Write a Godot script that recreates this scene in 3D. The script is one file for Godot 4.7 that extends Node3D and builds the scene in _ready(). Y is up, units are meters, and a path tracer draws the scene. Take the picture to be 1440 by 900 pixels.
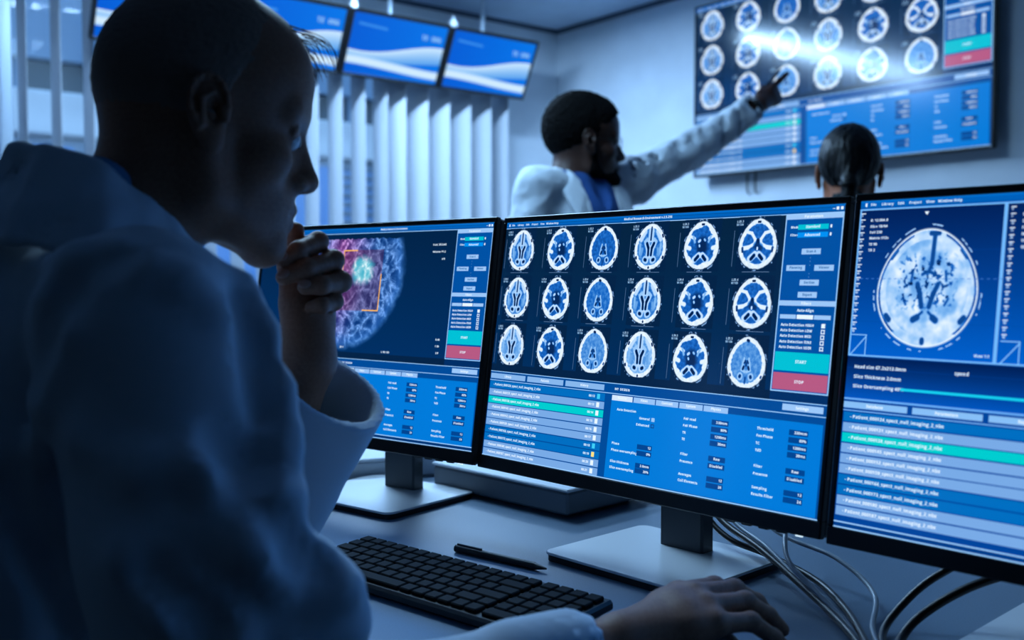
extends Node3D
# A reading room for brain scans: a person in a lab coat at three monitors, two colleagues in front of a wall screen.

const YAW := 0.66597                                   # the room is turned against the camera
const CORNER := Vector3(0.25, 0.0, -5.557)             # floor corner of window wall and screen wall
const DESK_YAW := -0.7505
const DESK_Y := 0.75

var room := Transform3D(Basis(Vector3.UP, YAW), CORNER)
var M := {}
var taken := {}
var ts: TextServer
var font_rid: RID
var glyphs := {}

func _ready():
	# ---- camera -------------------------------------------------------------------------------
	var cam := Camera3D.new()
	cam.name = "camera"
	var att := CameraAttributesPhysical.new()
	att.frustum_focal_length = 37.333
	att.frustum_focus_distance = 1.28
	att.exposure_aperture = 4.2
	att.frustum_near = 0.05
	att.frustum_far = 200.0
	cam.attributes = att
	cam.keep_aspect = Camera3D.KEEP_HEIGHT
	cam.fov = 35.65
	cam.position = Vector3(0, 1.12, 0)
	cam.rotation = Vector3(-0.04426, 0, 0)
	add_child(cam)
	cam.current = true
	# ---- sky, exposure ------------------------------------------------------------------------
	var env := Environment.new()
	env.background_mode = Environment.BG_SKY
	var sky := Sky.new()
	var sm := ProceduralSkyMaterial.new()
	sm.sky_top_color = Color(0.46, 0.68, 0.92)
	sm.sky_horizon_color = Color(0.70, 0.86, 0.98)
	sm.ground_horizon_color = Color(0.42, 0.52, 0.66)
	sm.ground_bottom_color = Color(0.22, 0.28, 0.36)
	sm.sky_energy_multiplier = 1.0
	sky.sky_material = sm
	env.sky = sky
	env.background_energy_multiplier = 1.9
	env.tonemap_mode = Environment.TONE_MAPPER_LINEAR
	env.tonemap_exposure = 1.12
	env.sdfgi_enabled = true
	env.ssao_enabled = true
	env.ssil_enabled = true
	var we := WorldEnvironment.new()
	we.name = "environment"
	we.environment = env
	add_child(we)
	# ---- the one lamp that is on: a linear luminaire under the ceiling, parallel to the windows --
	var lamp := AreaLight3D.new()
	lamp.name = "luminaire_area_light"
	lamp.area_size = Vector2(1.86, 0.09)
	lamp.light_color = Color(0.66, 0.83, 1.0)
	lamp.light_energy = 8.0
	lamp.area_range = 12.0
	lamp.area_attenuation = 2.0
	lamp.shadow_enabled = true
	lamp.transform = room * Transform3D(Basis(Vector3.RIGHT, -PI / 2), Vector3(-1.79, 2.405, 0.74))
	add_child(lamp)
	var lamp2 := AreaLight3D.new()                         # square ceiling panel above the colleagues
	lamp2.name = "panel_area_light"
	lamp2.area_size = Vector2(0.56, 0.56)
	lamp2.light_color = Color(0.64, 0.83, 1.0)
	lamp2.light_energy = 2.1
	lamp2.area_range = 12.0
	lamp2.area_attenuation = 2.0
	lamp2.shadow_enabled = true
	lamp2.transform = room * Transform3D(Basis(Vector3.RIGHT, -PI / 2), Vector3(-2.45, 2.452, 2.0))
	add_child(lamp2)
	materials()
	ts = TextServerManager.get_primary_interface()
	var sf := SystemFont.new()
	sf.font_names = PackedStringArray(["Droid Sans"])
	sf.font_weight = 700
	font_rid = sf.get_rids()[0]
	build_room()
	build_outside()
	build_blinds()
	build_desk()
	build_screens()
	build_wall_screen()
	build_hanging()
	build_desk_things()
	build_man()
	build_presenter()
	build_woman()

# ================================================================== naming and nodes
func numbered(n: String) -> String:
	if not taken.has(n):
		taken[n] = 0
		return n
	taken[n] += 1
	return "%s_%03d" % [n, taken[n]]

func thing(called: String, label: String, category: String, xf := Transform3D(), group := "") -> Node3D:
	var o := Node3D.new()
	o.name = numbered(called)
	o.transform = xf
	add_child(o)
	o.set_meta("label", label)
	o.set_meta("category", category)
	if group:
		o.set_meta("group", group)
	return o

func part(parent: Node, called: String, mesh: Mesh, m: Material, xf := Transform3D()) -> MeshInstance3D:
	var o := MeshInstance3D.new()
	o.name = called
	o.mesh = mesh
	o.material_override = m
	o.transform = xf
	o.cast_shadow = GeometryInstance3D.SHADOW_CASTING_SETTING_ON
	parent.add_child(o, true)
	return o

func single(called: String, mesh: Mesh, m: Material, label: String, category: String, xf := Transform3D(), group := "") -> MeshInstance3D:
	var o := part(self, numbered(called), mesh, m, xf)
	o.set_meta("label", label)
	o.set_meta("category", category)
	if group:
		o.set_meta("group", group)
	return o

func struct(called: String, mesh: Mesh, m: Material, xf := Transform3D()) -> MeshInstance3D:
	var o := part(self, numbered(called), mesh, m, xf)
	o.set_meta("kind", "structure")
	return o

func at(x: float, y: float, z: float) -> Transform3D:
	return Transform3D(Basis(), Vector3(x, y, z))

# ================================================================== materials
func noise_tex(freq: float, lo: Color, hi: Color, seed_: int, normal := false, size := 256, strength := 4.0) -> NoiseTexture2D:
	var n := FastNoiseLite.new()
	n.seed = seed_
	n.frequency = freq
	n.fractal_octaves = 4
	var t := NoiseTexture2D.new()
	t.width = size
	t.height = size
	t.seamless = true
	t.noise = n
	if normal:
		t.as_normal_map = true
		t.bump_strength = strength
	else:
		var g := Gradient.new()
		g.set_color(0, lo)
		g.set_color(1, hi)
		t.color_ramp = g
	return t

func mat(called: String, col: Color, rough := 0.6, metal := 0.0, spec := 0.5) -> StandardMaterial3D:
	var m := StandardMaterial3D.new()
	m.resource_name = called
	m.albedo_color = col
	m.roughness = rough
	m.metallic = metal
	m.metallic_specular = spec
	M[called] = m
	return m

func grain(m: StandardMaterial3D, tex: Texture2D, scale: float, nrm: Texture2D = null, nscale := 0.3):
	m.albedo_texture = tex
	m.uv1_triplanar = true
	m.uv1_world_triplanar = true
	m.uv1_scale = Vector3.ONE * scale
	if nrm:
		m.normal_enabled = true
		m.normal_texture = nrm
		m.normal_scale = nscale

func materials():
	var soft := noise_tex(0.02, Color(0.93, 0.93, 0.93), Color(1, 1, 1), 3)
	var fine := noise_tex(0.2, Color(0.84, 0.84, 0.84), Color(1, 1, 1), 4)
	var fine_n := noise_tex(0.25, Color.BLACK, Color.WHITE, 5, true, 256, 3.0)
	var skin_t := noise_tex(0.06, Color(0.80, 0.76, 0.74), Color(1, 1, 1), 6)
	var m := mat("wall_paint", Color(0.88, 0.91, 0.94), 0.8)
	grain(m, soft, 0.9, fine_n, 0.08)
	m = mat("ceiling_paint", Color(0.78, 0.85, 0.92), 0.9)
	grain(m, soft, 0.7)
	m = mat("wall_dark_paint", Color(0.25, 0.29, 0.32), 0.85)
	grain(m, soft, 0.9)
	mat("trim_grey", Color(0.22, 0.30, 0.38), 0.5)
	m = mat("floor_vinyl", Color(0.26, 0.29, 0.32), 0.45)
	grain(m, fine, 1.3)
	mat("frame_alu", Color(0.72, 0.77, 0.82), 0.4, 0.3)
	m = mat("glass", Color(0.9, 0.96, 1.0, 0.06), 0.02, 0.0, 0.15)
	m.transparency = BaseMaterial3D.TRANSPARENCY_ALPHA
	m = mat("blind_fabric", Color(0.79, 0.81, 0.84), 0.85)
	grain(m, fine, 6.0)
	m.backlight_enabled = true
	m.backlight = Color(0.30, 0.34, 0.38)
	m = mat("facade", Color(0.56, 0.66, 0.76), 0.9)
	grain(m, soft, 0.4)
	m = mat("facade_white", Color(0.95, 0.96, 0.97), 0.9)
	grain(m, soft, 0.4)
	mat("facade_blue", Color(0.36, 0.60, 0.86), 0.7)
	mat("facade_pane", Color(0.16, 0.24, 0.28), 0.25)
	mat("facade_louvre", Color(0.34, 0.46, 0.56), 0.6)
	m = mat("asphalt", Color(0.30, 0.32, 0.35), 0.95)
	grain(m, fine, 0.7)
	m = mat("desk_laminate", Color(0.40, 0.49, 0.58), 0.40)
	grain(m, fine, 9.0, fine_n, 0.05)
	mat("black_plastic", Color(0.035, 0.038, 0.042), 0.42)
	mat("bezel", Color(0.028, 0.03, 0.034), 0.38)
	m = mat("key_plastic", Color(0.026, 0.027, 0.029), 0.7, 0.0, 0.25)
	m = mat("silver", Color(0.84, 0.86, 0.88), 0.34, 0.2)
	mat("stand_grey", Color(0.22, 0.25, 0.28), 0.45, 0.3)
	m = mat("box_grey", Color(0.42, 0.45, 0.49), 0.45)
	m = mat("box_white", Color(0.80, 0.83, 0.87), 0.5)
	mat("cable_black", Color(0.03, 0.032, 0.036), 0.4)
	mat("cable_grey", Color(0.55, 0.60, 0.66), 0.35)
	m = mat("skin_pale", Color(0.62, 0.42, 0.32), 0.55, 0.0, 0.4)
	grain(m, skin_t, 14.0, fine_n, 0.25)
	m = mat("skin_dark", Color(0.26, 0.155, 0.11), 0.5)
	grain(m, skin_t, 14.0)
	m = mat("skin_tan", Color(0.66, 0.40, 0.28), 0.55)
	m = mat("hair_grey", Color(0.57, 0.44, 0.37), 0.75)
	grain(m, noise_tex(0.3, Color(0.72, 0.72, 0.72), Color(1, 1, 1), 9), 40.0, fine_n, 0.5)
	m = mat("hair_black", Color(0.03, 0.027, 0.027), 0.85, 0.0, 0.2)
	grain(m, fine, 30.0, fine_n, 0.8)
	m = mat("hair_sleek", Color(0.03, 0.028, 0.03), 0.46, 0.0, 0.35)
	m = mat("coat_cloth", Color(0.80, 0.84, 0.88), 0.9)
	grain(m, noise_tex(0.35, Color(0.86, 0.86, 0.86), Color(1, 1, 1), 12), 30.0, fine_n, 0.15)
	m = mat("shirt_blue", Color(0.36, 0.56, 0.74), 0.9)
	grain(m, fine, 25.0)
	m = mat("scrubs_blue", Color(0.06, 0.26, 0.50), 0.9)
	m = mat("scrubs_dark", Color(0.06, 0.13, 0.15), 0.9)
	mat("trousers", Color(0.08, 0.09, 0.12), 0.9)
	mat("shoe", Color(0.05, 0.05, 0.055), 0.5)
	mat("eye_white", Color(0.75, 0.75, 0.75), 0.2)
	mat("iris", Color(0.08, 0.06, 0.05), 0.1)
	mat("nail", Color(0.66, 0.47, 0.40), 0.35)
	m = mat("lamp_diffuser", Color(0.9, 0.95, 1.0), 0.6)
	m.emission_enabled = true
	m.emission = Color(0.70, 0.88, 1.0)
	m.emission_energy_multiplier = 9.0
	m = mat("led_white", Color(0.9, 0.95, 1.0), 0.5)
	m.emission_enabled = true
	m.emission = Color(0.85, 0.95, 1.0)
	m.emission_energy_multiplier = 1.0
# ================================================================== geometry helpers
# collects triangles; tri() takes the corners counter-clockwise seen from outside
class Buf:
	var v := PackedVector3Array()
	var n := PackedVector3Array()
	var uv := PackedVector2Array()
	var i := PackedInt32Array()
	func quad(a: Vector3, b: Vector3, c: Vector3, d: Vector3, ua := Vector2.ZERO, ub := Vector2.ZERO, uc := Vector2.ZERO, ud := Vector2.ZERO):
		var nn := (b - a).cross(d - a)
		if nn.length_squared() < 1e-16:
			nn = (c - b).cross(d - b)
		nn = nn.normalized()
		var k := v.size()
		v.append_array(PackedVector3Array([a, b, c, d]))
		n.append_array(PackedVector3Array([nn, nn, nn, nn]))
		uv.append_array(PackedVector2Array([ua, ub, uc, ud]))
		i.append_array(PackedInt32Array([k, k + 2, k + 1, k, k + 3, k + 2]))
	func tri(a: Vector3, b: Vector3, c: Vector3):
		var nn := (b - a).cross(c - a).normalized()
		var k := v.size()
		v.append_array(PackedVector3Array([a, b, c]))
		n.append_array(PackedVector3Array([nn, nn, nn]))
		uv.append_array(PackedVector2Array([Vector2.ZERO, Vector2.ZERO, Vector2.ZERO]))
		i.append_array(PackedInt32Array([k, k + 2, k + 1]))
	func mesh() -> ArrayMesh:
		var a := []
		a.resize(Mesh.ARRAY_MAX)
		a[Mesh.ARRAY_VERTEX] = v
		a[Mesh.ARRAY_NORMAL] = n
		if uv.size() == v.size():
			a[Mesh.ARRAY_TEX_UV] = uv
		a[Mesh.ARRAY_INDEX] = i
		var m := ArrayMesh.new()
		m.add_surface_from_arrays(Mesh.PRIMITIVE_TRIANGLES, a)
		return m
	# chamfered box, centred on c
	func box(c: Vector3, s: Vector3, b := 0.0, basis := Basis()):
		var h := s * 0.5
		if b <= 0.0:
			for ax in 3:
				for sg in [-1.0, 1.0]:
					var u := Vector3.ZERO
					var w := Vector3.ZERO
					var q := Vector3.ZERO
					q[ax] = h[ax] * sg
					u[(ax + 1) % 3] = h[(ax + 1) % 3]
					w[(ax + 2) % 3] = h[(ax + 2) % 3]
					if sg < 0:
						var t := u
						u = w
						w = t
					quad(c + basis * (q - u - w), c + basis * (q + u - w), c + basis * (q + u + w), c + basis * (q - u + w))
			return
		b = minf(b, minf(h.x, minf(h.y, h.z)) * 0.99)
		var k := h - Vector3.ONE * b
		for ax in 3:
			for sg in [-1.0, 1.0]:
				var u := Vector3.ZERO
				var w := Vector3.ZERO
				var q := Vector3.ZERO
				q[ax] = h[ax] * sg
				u[(ax + 1) % 3] = k[(ax + 1) % 3]
				w[(ax + 2) % 3] = k[(ax + 2) % 3]
				if sg < 0:
					var t := u
					u = w
					w = t
				quad(c + basis * (q - u - w), c + basis * (q + u - w), c + basis * (q + u + w), c + basis * (q - u + w))
		for ax in 3:                                     # twelve bevels
			var a1 := (ax + 1) % 3
			var a2 := (ax + 2) % 3
			for s1 in [-1.0, 1.0]:
				for s2 in [-1.0, 1.0]:
					var p := Vector3.ZERO
					p[a1] = h[a1] * s1
					p[a2] = k[a2] * s2
					var r := Vector3.ZERO
					r[a1] = k[a1] * s1
					r[a2] = h[a2] * s2
					var e := Vector3.ZERO
					e[ax] = k[ax]
					if s1 * s2 > 0:
						quad(c + basis * (p + e), c + basis * (p - e), c + basis * (r - e), c + basis * (r + e))
					else:
						quad(c + basis * (p - e), c + basis * (p + e), c + basis * (r + e), c + basis * (r - e))
		for sx in [-1.0, 1.0]:                           # eight corners
			for sy in [-1.0, 1.0]:
				for sz in [-1.0, 1.0]:
					var px := c + basis * Vector3(h.x * sx, k.y * sy, k.z * sz)
					var py := c + basis * Vector3(k.x * sx, h.y * sy, k.z * sz)
					var pz := c + basis * Vector3(k.x * sx, k.y * sy, h.z * sz)
					if sx * sy * sz > 0:
						tri(px, py, pz)
					else:
						tri(px, pz, py)
	# plate standing on y0, outline in x and z, with a chamfered upper rim
	func plate(o: PackedVector2Array, y0: float, y1: float, b: float):
		var m := Vector2.ZERO
		for q in o:
			m += q
		m /= o.size()
		var ins := PackedVector2Array()
		for q in o:
			ins.append(q - (q - m).normalized() * b)
		var nn := o.size()
		for k in nn:
			var a := o[k]
			var c := o[(k + 1) % nn]
			var ai := ins[k]
			var ci := ins[(k + 1) % nn]
			quad(Vector3(a.x, y0, a.y), Vector3(a.x, y1 - b, a.y), Vector3(c.x, y1 - b, c.y), Vector3(c.x, y0, c.y))
			quad(Vector3(a.x, y1 - b, a.y), Vector3(ai.x, y1, ai.y), Vector3(ci.x, y1, ci.y), Vector3(c.x, y1 - b, c.y))
			tri(Vector3(m.x, y1, m.y), Vector3(ci.x, y1, ci.y), Vector3(ai.x, y1, ai.y))
			tri(Vector3(m.x, y0, m.y), Vector3(a.x, y0, a.y), Vector3(c.x, y0, c.y))
	# tube through points (Catmull-Rom), radius may change along it
	func tube(pts: Array, r0: float, r1: float, sides := 8, steps := 6, cap := true):
		var path := []
		for s in pts.size() - 1:
			var p0: Vector3 = pts[max(s - 1, 0)]
			var p1: Vector3 = pts[s]
			var p2: Vector3 = pts[s + 1]
			var p3: Vector3 = pts[min(s + 2, pts.size() - 1)]
			for q in steps:
				var t := float(q) / steps
				path.append(0.5 * ((2.0 * p1) + (p2 - p0) * t + (2.0 * p0 - 5.0 * p1 + 4.0 * p2 - p3) * t * t + (3.0 * p1 - p0 - 3.0 * p2 + p3) * t * t * t))
		path.append(pts[-1])
		var base := v.size()
		var up := Vector3.UP
		var d0: Vector3 = (path[1] - path[0]).normalized()
		if absf(d0.dot(up)) > 0.9:
			up = Vector3.RIGHT
		var x := d0.cross(up).normalized()
		for k in path.size():
			var d: Vector3 = (path[min(k + 1, path.size() - 1)] - path[max(k - 1, 0)]).normalized()
			x = (x - d * x.dot(d)).normalized()
			var y := d.cross(x)
			var r := lerpf(r0, r1, float(k) / (path.size() - 1))
			for q in sides:
				var an := TAU * q / sides
				var nn := x * cos(an) + y * sin(an)
				v.append(path[k] + nn * r)
				n.append(nn)
				uv.append(Vector2.ZERO)
		for k in path.size() - 1:
			for q in sides:
				var a := base + k * sides + q
				var b := base + k * sides + (q + 1) % sides
				i.append_array(PackedInt32Array([a, a + sides, b, b, a + sides, b + sides]))
		if cap:
			for e in [0, path.size() - 1]:
				for q in range(1, sides - 1):
					var s: int = base + e * sides
					if e == 0:
						i.append_array(PackedInt32Array([s, s + q, s + q + 1]))
					else:
						i.append_array(PackedInt32Array([s, s + q + 1, s + q]))

func box_mesh(s: Vector3, b := 0.0, c := Vector3.ZERO) -> ArrayMesh:
	var q := Buf.new()
	q.box(c, s, b)
	return q.mesh()

func round_rect(w: float, d: float, r: float, seg := 5) -> PackedVector2Array:
	var o := PackedVector2Array()
	for k in 4:
		var c := Vector2((w / 2 - r) * [1, -1, -1, 1][k], (d / 2 - r) * [1, 1, -1, -1][k])
		for s in seg + 1:
			var a := PI / 2 * (k + float(s) / seg)
			o.append(c + Vector2(cos(a), sin(a)) * r)
	return o

# distance field on a grid, meshed as surface nets
class Field:
	var o: Vector3
	var c: float
	var nx: int
	var ny: int
	var nz: int
	var d := PackedFloat32Array()
	func _init(lo: Vector3, hi: Vector3, cell: float):
		o = lo
		c = cell
		nx = int(ceil((hi.x - lo.x) / cell)) + 1
		ny = int(ceil((hi.y - lo.y) / cell)) + 1
		nz = int(ceil((hi.z - lo.z) / cell)) + 1
		d.resize(nx * ny * nz)
		d.fill(0.5)
	func _range(lo: Vector3, hi: Vector3) -> PackedInt32Array:
		return PackedInt32Array([
			clampi(int(floor((lo.x - o.x) / c)), 0, nx - 1), clampi(int(ceil((hi.x - o.x) / c)), 0, nx - 1),
			clampi(int(floor((lo.y - o.y) / c)), 0, ny - 1), clampi(int(ceil((hi.y - o.y) / c)), 0, ny - 1),
			clampi(int(floor((lo.z - o.z) / c)), 0, nz - 1), clampi(int(ceil((hi.z - o.z) / c)), 0, nz - 1)])
	# tapered capsule; flat squeezes it along an axis
	func cap(a: Vector3, b: Vector3, ra: float, rb: float, k := 0.01, sub := false):
		var m := maxf(ra, rb) + k + 3.0 * c
		var mm := Vector3(m, m, m)
		var g := _range(a.min(b) - mm, a.max(b) + mm)
		var dd := d
		d = PackedFloat32Array()
		var ab := b - a
		var l2 := maxf(ab.length_squared(), 1e-9)
		for z in range(g[4], g[5] + 1):
			for y in range(g[2], g[3] + 1):
				var p := o + Vector3(g[0] * c, y * c, z * c)
				var i := (z * ny + y) * nx + g[0]
				for x in range(g[0], g[1] + 1):
					var ap := p - a
					var t := clampf(ap.dot(ab) / l2, 0.0, 1.0)
					var e := (ap - ab * t).length() - (ra + (rb - ra) * t)
					var f := dd[i]
					if sub:
						e = -e
						var h := maxf(k - absf(f - e), 0.0) / k
						dd[i] = maxf(f, e) + h * h * k * 0.25
					else:
						var h := maxf(k - absf(f - e), 0.0) / k
						dd[i] = minf(f, e) - h * h * k * 0.25
					p.x += c
					i += 1
		d = dd
	func ell(ctr: Vector3, r: Vector3, k := 0.01, sub := false, basis := Basis()):
		var m := maxf(r.x, maxf(r.y, r.z)) + k + 3.0 * c
		var mm := Vector3(m, m, m)
		if basis == Basis():
			mm = r + Vector3.ONE * (k + 3.0 * c)
		var g := _range(ctr - mm, ctr + mm)
		var dd := d
		d = PackedFloat32Array()
		var inv := basis.transposed()
		var ir := Vector3.ONE / r
		var ir2 := ir * ir
		for z in range(g[4], g[5] + 1):
			for y in range(g[2], g[3] + 1):
				var p := o + Vector3(g[0] * c, y * c, z * c) - ctr
				var i := (z * ny + y) * nx + g[0]
				for x in range(g[0], g[1] + 1):
					var q := inv * p
					var k0 := (q * ir).length()
					var k1 := maxf((q * ir2).length(), 1e-6)
					var e := k0 * (k0 - 1.0) / k1
					var f := dd[i]
					if sub:
						e = -e
						var h := maxf(k - absf(f - e), 0.0) / k
						dd[i] = maxf(f, e) + h * h * k * 0.25
					else:
						var h := maxf(k - absf(f - e), 0.0) / k
						dd[i] = minf(f, e) - h * h * k * 0.25
					p.x += c
					i += 1
		d = dd
	func chain(pts: Array, radii: Array, k := 0.004):
		for q in pts.size() - 1:
			cap(pts[q], pts[q + 1], radii[q], radii[q + 1], k)
	# keep only the side of the plane that the normal points away from
	func cut(p0: Vector3, nrm: Vector3):
		for z in nz:
			for y in ny:
				var i := (z * ny + y) * nx
				for x in nx:
					var e := (o + Vector3(x, y, z) * c - p0).dot(nrm)
					if e > d[i]:
						d[i] = e
					i += 1
	func rough(seed_: int, freq: float, amp: float, stretch := Vector3.ONE, oct := 2):
		var fn := FastNoiseLite.new()
		fn.seed = seed_
		fn.frequency = freq
		fn.fractal_octaves = oct
		var lim := 4.0 * c + amp
		for z in nz:
			for y in ny:
				var i := (z * ny + y) * nx
				for x in nx:
					if absf(d[i]) < lim:
						d[i] += amp * fn.get_noise_3dv((o + Vector3(x, y, z) * c) * stretch)
					i += 1
	func add_to(b: Buf, xf := Transform3D()):
		var ids := PackedInt32Array()
		ids.resize(nx * ny * nz)
		ids.fill(-1)
		var sy := nx
		var sz := nx * ny
		var lim := 3.5 * c
		var off := [0, 1, sy, sy + 1, sz, sz + 1, sz + sy, sz + sy + 1]
		var e0 := PackedInt32Array([0, 2, 4, 6, 0, 1, 4, 5, 0, 1, 2, 3])
		var e1 := PackedInt32Array([1, 3, 5, 7, 2, 3, 6, 7, 4, 5, 6, 7])
		var f := PackedFloat32Array()
		f.resize(8)
		var cx := PackedVector3Array([Vector3(0, 0, 0), Vector3(1, 0, 0), Vector3(0, 1, 0), Vector3(1, 1, 0), Vector3(0, 0, 1), Vector3(1, 0, 1), Vector3(0, 1, 1), Vector3(1, 1, 1)])
		for z in nz - 1:
			for y in ny - 1:
				var i := (z * ny + y) * nx - 1
				for x in nx - 1:
					i += 1
					var a := d[i]
					if a > lim or a < -lim:
						continue
					var neg := 0
					for q in 8:
						var w := d[i + off[q]]
						f[q] = w
						if w < 0.0:
							neg += 1
					if neg == 0 or neg == 8:
						continue
					var s := Vector3.ZERO
					var cnt := 0
					for q in 12:
						var p := f[e0[q]]
						var r := f[e1[q]]
						if (p < 0.0) != (r < 0.0):
							s += cx[e0[q]].lerp(cx[e1[q]], p / (p - r))
							cnt += 1
					s /= cnt
					var g := Vector3(f[1] + f[3] + f[5] + f[7] - f[0] - f[2] - f[4] - f[6], f[2] + f[3] + f[6] + f[7] - f[0] - f[1] - f[4] - f[5], f[4] + f[5] + f[6] + f[7] - f[0] - f[1] - f[2] - f[3])
					ids[i] = b.v.size()
					b.v.append(xf * (o + (Vector3(x, y, z) + s) * c))
					b.n.append((xf.basis * g).normalized())
					b.uv.append(Vector2.ZERO)
		var ax := [[1, sy, sz], [sy, sz, 1], [sz, 1, sy]]
		for z in range(1, nz - 1):
			for y in range(1, ny - 1):
				var i := (z * ny + y) * nx
				for x in range(1, nx - 1):
					i += 1
					if ids[i] < 0:
						continue
					var a := d[i] < 0.0
					for q in 3:
						if (d[i + ax[q][0]] < 0.0) == a:
							continue
						var v0 := ids[i]
						var v1 := ids[i - ax[q][1]]
						var v2 := ids[i - ax[q][1] - ax[q][2]]
						var v3 := ids[i - ax[q][2]]
						if v1 < 0 or v2 < 0 or v3 < 0:
							continue
						if a:
							b.i.append_array(PackedInt32Array([v0, v2, v1, v0, v3, v2]))
						else:
							b.i.append_array(PackedInt32Array([v0, v1, v2, v0, v2, v3]))
	func mesh(xf := Transform3D()) -> ArrayMesh:
		var b := Buf.new()
		add_to(b, xf)
		return b.mesh()
# ================================================================== what the screens show (units: millimetres on the monitor front)
const PX := 3.0
const OX := 8.0
const OY := 8.0
const NAVY := Color8(3, 33, 68)
const DEEP := Color8(0, 62, 132)
const BLUE := Color8(0, 112, 205)
const PALE := Color8(150, 192, 240)
const LINE := Color8(150, 200, 250)
const WHITE := Color8(225, 240, 255)
const TEAL := Color8(0, 186, 206)
const ROSE := Color8(176, 86, 126)

func canvas(w := 528.0, h := 334.0, bg := NAVY) -> Image:
	var im := Image.create_empty(int(w * PX), int(h * PX), false, Image.FORMAT_RGB8)
	im.fill(bg)
	return im

func rc(im: Image, x0: float, y0: float, x1: float, y1: float, col: Color):
	im.fill_rect(Rect2i(int(round((x0 - OX) * PX)), int(round((y0 - OY) * PX)), maxi(1, int(round((x1 - x0) * PX))), maxi(1, int(round((y1 - y0) * PX)))), col)

func frame(im: Image, x0: float, y0: float, x1: float, y1: float, t: float, col: Color):
	rc(im, x0, y0, x1, y0 + t, col)
	rc(im, x0, y1 - t, x1, y1, col)
	rc(im, x0, y0, x0 + t, y1, col)
	rc(im, x1 - t, y0, x1, y1, col)

func fade(im: Image, x0: float, y0: float, x1: float, y1: float, a: Color, b: Color):
	var n := int((y1 - y0) * PX / 3.0)
	for k in n:
		rc(im, x0, lerpf(y0, y1, float(k) / n), x1, lerpf(y0, y1, float(k + 1) / n), a.lerp(b, float(k) / n))

func glyph(code: int, size: int) -> Array:
	var key := code * 64 + size
	if not glyphs.has(key):
		var sz := Vector2i(size, 0)
		var g := ts.font_get_glyph_index(font_rid, size, code, 0)
		ts.font_render_glyph(font_rid, sz, g)
		var adv: float = ts.font_get_glyph_advance(font_rid, size, g).x
		var r: Rect2 = ts.font_get_glyph_uv_rect(font_rid, sz, g)
		var off: Vector2 = ts.font_get_glyph_offset(font_rid, sz, g)
		var idx := ts.font_get_glyph_texture_idx(font_rid, sz, g)
		var bits := PackedFloat32Array()
		var w := int(r.size.x)
		var h := int(r.size.y)
		if idx >= 0 and w > 0 and h > 0:
			var tex: Image = ts.font_get_texture_image(font_rid, sz, idx)
			for y in h:
				for x in w:
					bits.append(tex.get_pixel(int(r.position.x) + x, int(r.position.y) + y).a)
		else:
			w = 0
		glyphs[key] = [adv, w, h, off, bits]
	return glyphs[key]

# size is the height of the capitals in mm; x, y the left end (or centre, right end) and middle of the line
func words(im: Image, x: float, y: float, size: float, s: String, col := WHITE, align := 0, scale := PX, ox := OX, oy := OY):
	var fs := int(round(size * scale * (1.4 if scale == 1.0 else 1.58)))
	var total := 0.0
	for k in s.length():
		total += glyph(s.unicode_at(k), fs)[0]
	var px: float = (x - ox) * scale - total * [0.0, 0.5, 1.0][align]
	var py := (y - oy) * scale + size * scale * 0.5
	for k in s.length():
		var g := glyph(s.unicode_at(k), fs)
		var gx := int(round(px + g[3].x))
		var gy := int(round(py + g[3].y))
		for yy in g[2]:
			for xx in g[1]:
				var a: float = g[4][yy * g[1] + xx]
				if a > 0.03 and gx + xx >= 0 and gy + yy >= 0 and gx + xx < im.get_width() and gy + yy < im.get_height():
					im.set_pixel(gx + xx, gy + yy, im.get_pixel(gx + xx, gy + yy).lerp(col, minf(1.0, a * 1.6)))
		px += g[0]

func tone(v: float) -> Color:
	if v < 0.4:
		return Color8(2, 24, 62).lerp(Color8(20, 98, 190), clampf(v / 0.4, 0, 1))
	if v < 0.75:
		return Color8(20, 98, 190).lerp(Color8(128, 182, 238), (v - 0.4) / 0.35)
	return Color8(128, 182, 238).lerp(Color8(232, 243, 255), clampf((v - 0.75) / 0.25, 0, 1))

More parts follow.
